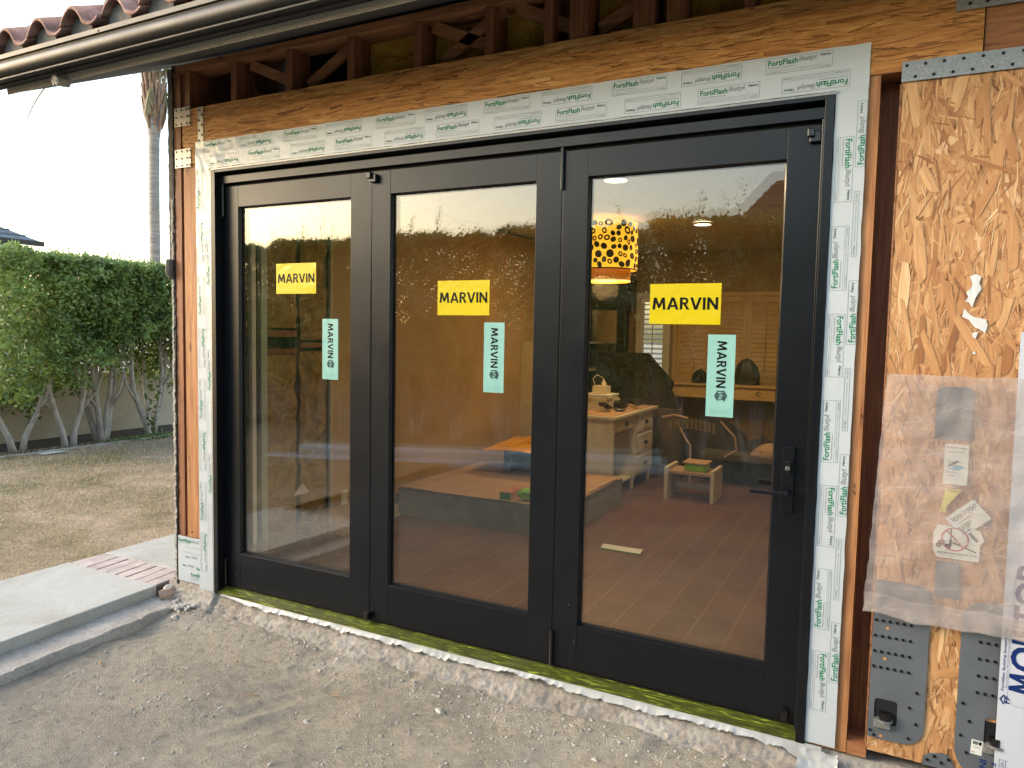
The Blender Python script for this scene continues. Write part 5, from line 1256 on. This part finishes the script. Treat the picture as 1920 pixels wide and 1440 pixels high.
# dark mirror cabinet in the far corner
mc = empty('mirror_cabinet', (.25, 6.1, FZ), 'dark carved cabinet with a tall mirror in the far corner', 'cabinet')
bx(-.13, .42, 6.02, 6.28, FZ, 1.0).build('cabinet_base', M['dark_wood'], mc)
bx(.30, .42, 6.05, 6.20, 1.0, 2.0).build('cabinet_post', M['dark_wood'], mc, bevel=.01)
bx(-.13, -.03, 6.05, 6.20, 1.0, 2.0).build('cabinet_post', M['dark_wood'], mc, bevel=.01)
MB().prism([(6.00, 2.10), (5.90, 2.22), (5.90, 2.26), (6.2, 2.26), (6.2, 1.88), (6.04, 1.88)], 0, -.16, .50).build('cornice', M['dark_wood'], mc)
bx(-.03, .30, 6.14, 6.16, 1.02, 1.88).build('mirror', M['mirror'], mc)
# shuttered windows
def louvres(mb, x0, x1, z0, z1, y, n, tilt):
    for k in range(n):
        z = z0 + (z1 - z0) * (k + .5) / n; mb.box(x0, x1, y - .032, y + .032, z - .005, z + .005, R=Matrix.Rotation(tilt, 3, 'X'))
def shutter(name, x0, x1, z0, z1, np_, n, tilt, mat, label):
    t = empty(name, ((x0 + x1) / 2, 6.27, z0), label, 'shutter')
    f = MB(); w = .05
    for a in ((x0 - w, x0, z0 - w, z1 + w), (x1, x1 + w, z0 - w, z1 + w), (x0, x1, z1, z1 + w), (x0, x1, z0 - w, z0)): f.box(a[0], a[1], 6.235, 6.299, a[2], a[3])
    f.build('window_casing', M[mat], t)
    pw = (x1 - x0) / np_
    for k in range(np_):
        a = x0 + k * pw; g = MB()
        for c in ((a + .002, a + .05, z0, z1), (a + pw - .05, a + pw - .002, z0, z1), (a + .05, a + pw - .05, z1 - .07, z1), (a + .05, a + pw - .05, z0, z0 + .07)): g.box(c[0], c[1], 6.26, 6.29, c[2], c[3])
        s_ = g.build('shutter_leaf', M[mat], t)
        l = MB(); louvres(l, a + .051, a + pw - .051, z0 + .07, z1 - .07, 6.275, n, tilt); l.box(a + pw / 2 - .006, a + pw / 2 + .006, 6.225, 6.235, z0 + .1, z1 - .1)
        l.build('louvres', M[mat], s_)
shutter('window_shutter', .55, .90, 1.04, 2.06, 1, 14, radians(12), 'shutter_white', 'narrow white shutter with daylight coming through its slats')
shutter('window_shutter', 1.04, 2.32, 1.04, 2.06, 3, 16, radians(68), 'honey', 'wide honey coloured shutter with closed slats')
# sideboard under the window
sb = empty('sideboard', (1.9, 5.9, FZ), 'honey coloured console table with a ring pull drawer under the wide shutter', 'console table')
bx(1.10, 2.42, 5.66, 6.1, .985, 1.01).build('table_top', M['honey'], sb, bevel=.004)
bx(1.14, 2.38, 5.70, 6.06, .86, .9845).build('apron', M['honey'], sb)
bx(1.10, 2.42, 5.67, 6.08, .845, .8595).build('apron_moulding', M['honey'], sb)
for x0 in (1.50, 1.95):
    dr = bx(x0, x0 + .38, 5.692, 5.699, .878, .965).build('drawer', M['honey'], sb, bevel=.002)
    pts = [(x0 + .19 + .022 * cos(a), 5.685, .918 + .022 * sin(a)) for a in [k * pi / 8 for k in range(17)]]
    MB().tube(pts, .0035, 5).build('ring_pull', M['dark_wood'], dr)
for x, y in ((1.16, 5.72), (2.36, 5.72), (1.16, 6.04), (2.36, 6.04)): MB().cyl((x, y, .85), (x, y, FZ), .028, 8, r2=.02).build('leg', M['honey'], sb)
# dark tilted headboard / piano-like piece and covered furniture
b_ = MB().prism([(.62, .60), (1.20, .60), (1.32, 1.04), (1.02, 1.36), (.42, 1.36), (.40, .9)], 1, 5.05, 5.15)
b_.build('dark_panel', M['dark_cloth'], None, label='dark slanted panel standing behind the desk', cat='panel', bevel=.01)
def lump(name, cx, cy, rx, ry, h, z0, seed, mat, label, cat):
    def f(u, v):
        a = 2 * pi * u; t = v
        R_ = (1 - t ** 2.2) ** .5 if t < 1 else 0
        k = 1 + .22 * noise.noise((cos(a) * 1.6 + seed, sin(a) * 1.6, t * 2.5)) + .07 * noise.noise((cos(a) * 5 + seed, sin(a) * 5, t * 6))
        return (cx + rx * R_ * k * cos(a), cy + ry * R_ * k * sin(a), z0 + h * t * (1 + .12 * noise.noise((cos(a) * 2, sin(a) * 2 + seed, 3))))
    return MB().grid(f, 48, 24).build(name, M[mat], None, smooth=True, label=label, cat=cat)
lump('covered_armchair', 1.05, 5.0, .42, .36, 1.16, FZ, 2, 'dark_cloth', 'dark armchair heaped with brown cloth behind the desk', 'armchair')
lump('cloth_heap', 1.70, 5.25, .50, .35, .62, FZ, 5, 'dark_cloth', 'low dark heap of cloth below the console table', 'cloth heap')
lump('clothes_bag', 2.28, 5.1, .30, .3, .46, FZ, 9, 'dark_cloth', 'dark bag beside the cloth heap near the door handle', 'bag')
bx(1.05, 1.52, 4.72, 4.80, FZ, .78).build('grey_board', M['grey_cloth'], None, label='grey board leaning behind the white desk', cat='board')
bx(1.75, 2.6, 4.62, 4.9, .30, .37).build('grey_bench', M['grey_cloth'], None, label='low grey bench plank in front of the dark bag', cat='bench', bevel=.01)
lump('tan_cloth', 2.45, 4.76, .2, .12, .12, .371, 4, 'cardboard', 'tan crumpled cloth on the grey bench', 'cloth')
lump('hat', 1.45, 5.8, .10, .08, .16, 1.011, 6, 'dark_cloth', 'dark round hat on the console table', 'hat')
lump('round_vase', 1.98, 5.85, .15, .06, .30, 1.011, 3, 'dark_wood', 'dark round vase on the console table behind the teal sticker', 'vase')
# office-like mesh chair back with bent frame
oc = empty('wire_chair', (1.55, 4.7, FZ), 'bent rod chair frame with patterned seat before the dark heap', 'chair')
MB().tube([(1.50, 4.62, .66), (1.60, 4.60, .50), (1.66, 4.58, .43), (1.67, 4.56, FZ)], .010, 6, 0).build('leg', M['terrac'], oc)
MB().tube([(1.95, 4.62, .70), (2.10, 4.6, .55), (2.12, 4.6, .42), (2.0, 4.6, .34)], .010, 6).build('arm', M['terrac'], oc)
MB().tube([(1.34, 4.62, .70), (1.48, 4.60, .735), (1.62, 4.6, .71)], .012, 6).build('rail', M['terrac'], oc)
b_ = MB()
for i in range(11):
    for j in range(5): b_.box(1.42 + i * .045, 1.448 + i * .045, 4.60, 4.62, .60 + j * .022 - .004 * (i - 5) ** 2 * .3, .612 + j * .022 - .004 * (i - 5) ** 2 * .3)
b_.build('woven_seat', M['board_side'], oc)
# stool with green container
stl = empty('stool', (1.85, 3.95, FZ), 'low wooden step stool with two board legs', 'stool')
bx(1.66, 2.05, 3.78, 4.08, .270, .300).build('seat', M['cardboard'], stl, bevel=.003)
bx(1.625, 1.657, 3.74, 4.12, FZ, .335).build('leg', M['white_wood'], stl, bevel=.003)
bx(2.053, 2.085, 3.74, 4.12, FZ, .335).build('leg', M['white_wood'], stl, bevel=.003)
bx(1.66, 2.05, 3.92, 3.94, .12, .17).build('stretcher', M['white_wood'], stl)
fc = bx(1.79, 1.99, 3.82, 4.02, .302, .372).build('food_container', M['lime'], None, label='lime green container with a clear lid on the stool', cat='container', bevel=.01)
bx(1.775, 2.005, 3.805, 4.035, .3725, .388).build('lid', M['cardboard'], fc, bevel=.004)
# folded paper on the floor
b_ = MB().grid(lambda u, v: (1.69 + .29 * u, 1.90 + .11 * v, FZ + .008 + .012 * sin(pi * v) + .004 * noise.noise((u * 6, v * 4, 0))), 12, 5)
fp = b_.build('folded_paper', M['paper'], None, smooth=True, label='folded cream paper with a green edge on the reddish floor', cat='paper')
bx(1.69, 1.98, 1.892, 1.900, FZ + .003, FZ + .009).build('green_edge', M['green_box'], fp)
# pendant lamp
lx, ly = 1.08, 3.5
pl = empty('pendant_lamp', (lx, ly, 2.03), 'glowing yellow drum pendant lamp with brown pebble pattern', 'lamp')
def drum(r_, z0, z1, n=64, inner=.004):
    b = MB(); vs = []
    for k in range(n):
        a = 2 * pi * k / n
        for rr_, z in ((r_, z0), (r_, z1), (r_ - inner, z1), (r_ - inner, z0)): vs.append((lx + rr_ * cos(a), ly + rr_ * sin(a), z))
    b.add(vs, [(4 * k + q, 4 * ((k + 1) % n) + q, 4 * ((k + 1) % n) + (q + 1) % 4, 4 * k + (q + 1) % 4) for k in range(n) for q in range(4)]); return b
RD = .285
sh = drum(RD, 2.15, 2.575).build('outer_shade', M['shade_yellow'], pl, smooth=False)
ban = drum(.225, 2.045, 2.22).build('inner_shade', M['shade_band'], pl)
drum(.2275, 2.045, 2.058).build('shade_rim', M['shade_line'], pl)
drum(RD + .0015, 2.146, 2.158).build('shade_rim', M['shade_brown'], pl)
MB().cyl((lx, ly, 2.048), (lx, ly, 2.052), .22, 48).build('diffuser', M['shade_core'], pl)
b_ = MB(); rr = random.Random(19); cells = []
tries = 0
while len(cells) < 150 and tries < 9000:
    tries += 1; a = rr.uniform(0, 2 * pi); z = rr.uniform(2.18, 2.55); s_ = rr.uniform(.022, .042)
    if all(math.hypot(min(abs(a - c[0]), 2 * pi - abs(a - c[0])) * RD, z - c[1]) > (s_ + c[2]) * .98 for c in cells): cells.append((a, z, s_))
for a, z, s_ in cells:
    rot = rr.uniform(0, 3.14); el_ = rr.uniform(1.0, 1.35); ring_ = rr.random() < .35; n = 14; outp = []; inn = []
    for k in range(n):
        t = 2 * pi * k / n; u = s_ * .92 * cos(t) / el_ ** .5; v = s_ * .92 * sin(t) * el_ ** .5; u, v = u * cos(rot) - v * sin(rot), u * sin(rot) + v * cos(rot)
        outp.append((lx + (RD + .002) * cos(a + u / RD), ly + (RD + .002) * sin(a + u / RD), z + v)); inn.append((lx + (RD + .002) * cos(a + u * .42 / RD), ly + (RD + .002) * sin(a + u * .42 / RD), z + v * .42))
    if ring_: b_.add(outp + inn, [(k, (k + 1) % n, n + (k + 1) % n, n + k) for k in range(n)])
    else: b_.add(outp, [tuple(range(n))])
b_.build('pebble_pattern', M['shade_brown'], sh)
MB().cyl((lx, ly, 2.575), (lx, ly, CZ + .02), .01, 8).build('stem', M['dark_wood'], pl)
def lamp(name, typ, loc, e, c, size=.1):
    l = bpy.data.lights.new(name, typ); l.energy = e; l.color = c
    if typ == 'POINT': l.shadow_soft_size = size
    else: l.shape = 'DISK'; l.size = size
    o = bpy.data.objects.new(name, l); COL.objects.link(o); o.location = loc; return o
PW = 0.27
lamp('pendant_bulb', 'POINT', (lx, ly, 1.98), 26 * PW, (1, .58, .22), .12)
for k, (x, y, lab) in enumerate(((1.75, 1.83, 'round ceiling light nearest the doors'), (1.84, 3.99, 'round ceiling light farther back in the room'), (3.9, 2.2, 'round ceiling light toward the right side of the room'))):
    t = empty('ceiling_light', (x, y, CZ), lab, 'ceiling light', 'round lights in the ceiling')
    MB().cyl((x, y, CZ - .002), (x, y, CZ + .018), .075, 32).build('diffuser', M['downlight'], t)
    rg = MB(); rg.tube([(x + .085 * cos(a), y + .085 * sin(a), CZ + .006) for a in [2 * pi * q / 32 for q in range(33)]], .010, 6); rg.build('trim_ring', M['shutter_white'], t, smooth=True)
    lamp('downlight_bulb', 'AREA', (x, y, CZ - .012), 24 * PW, (1, .74, .42), .14)
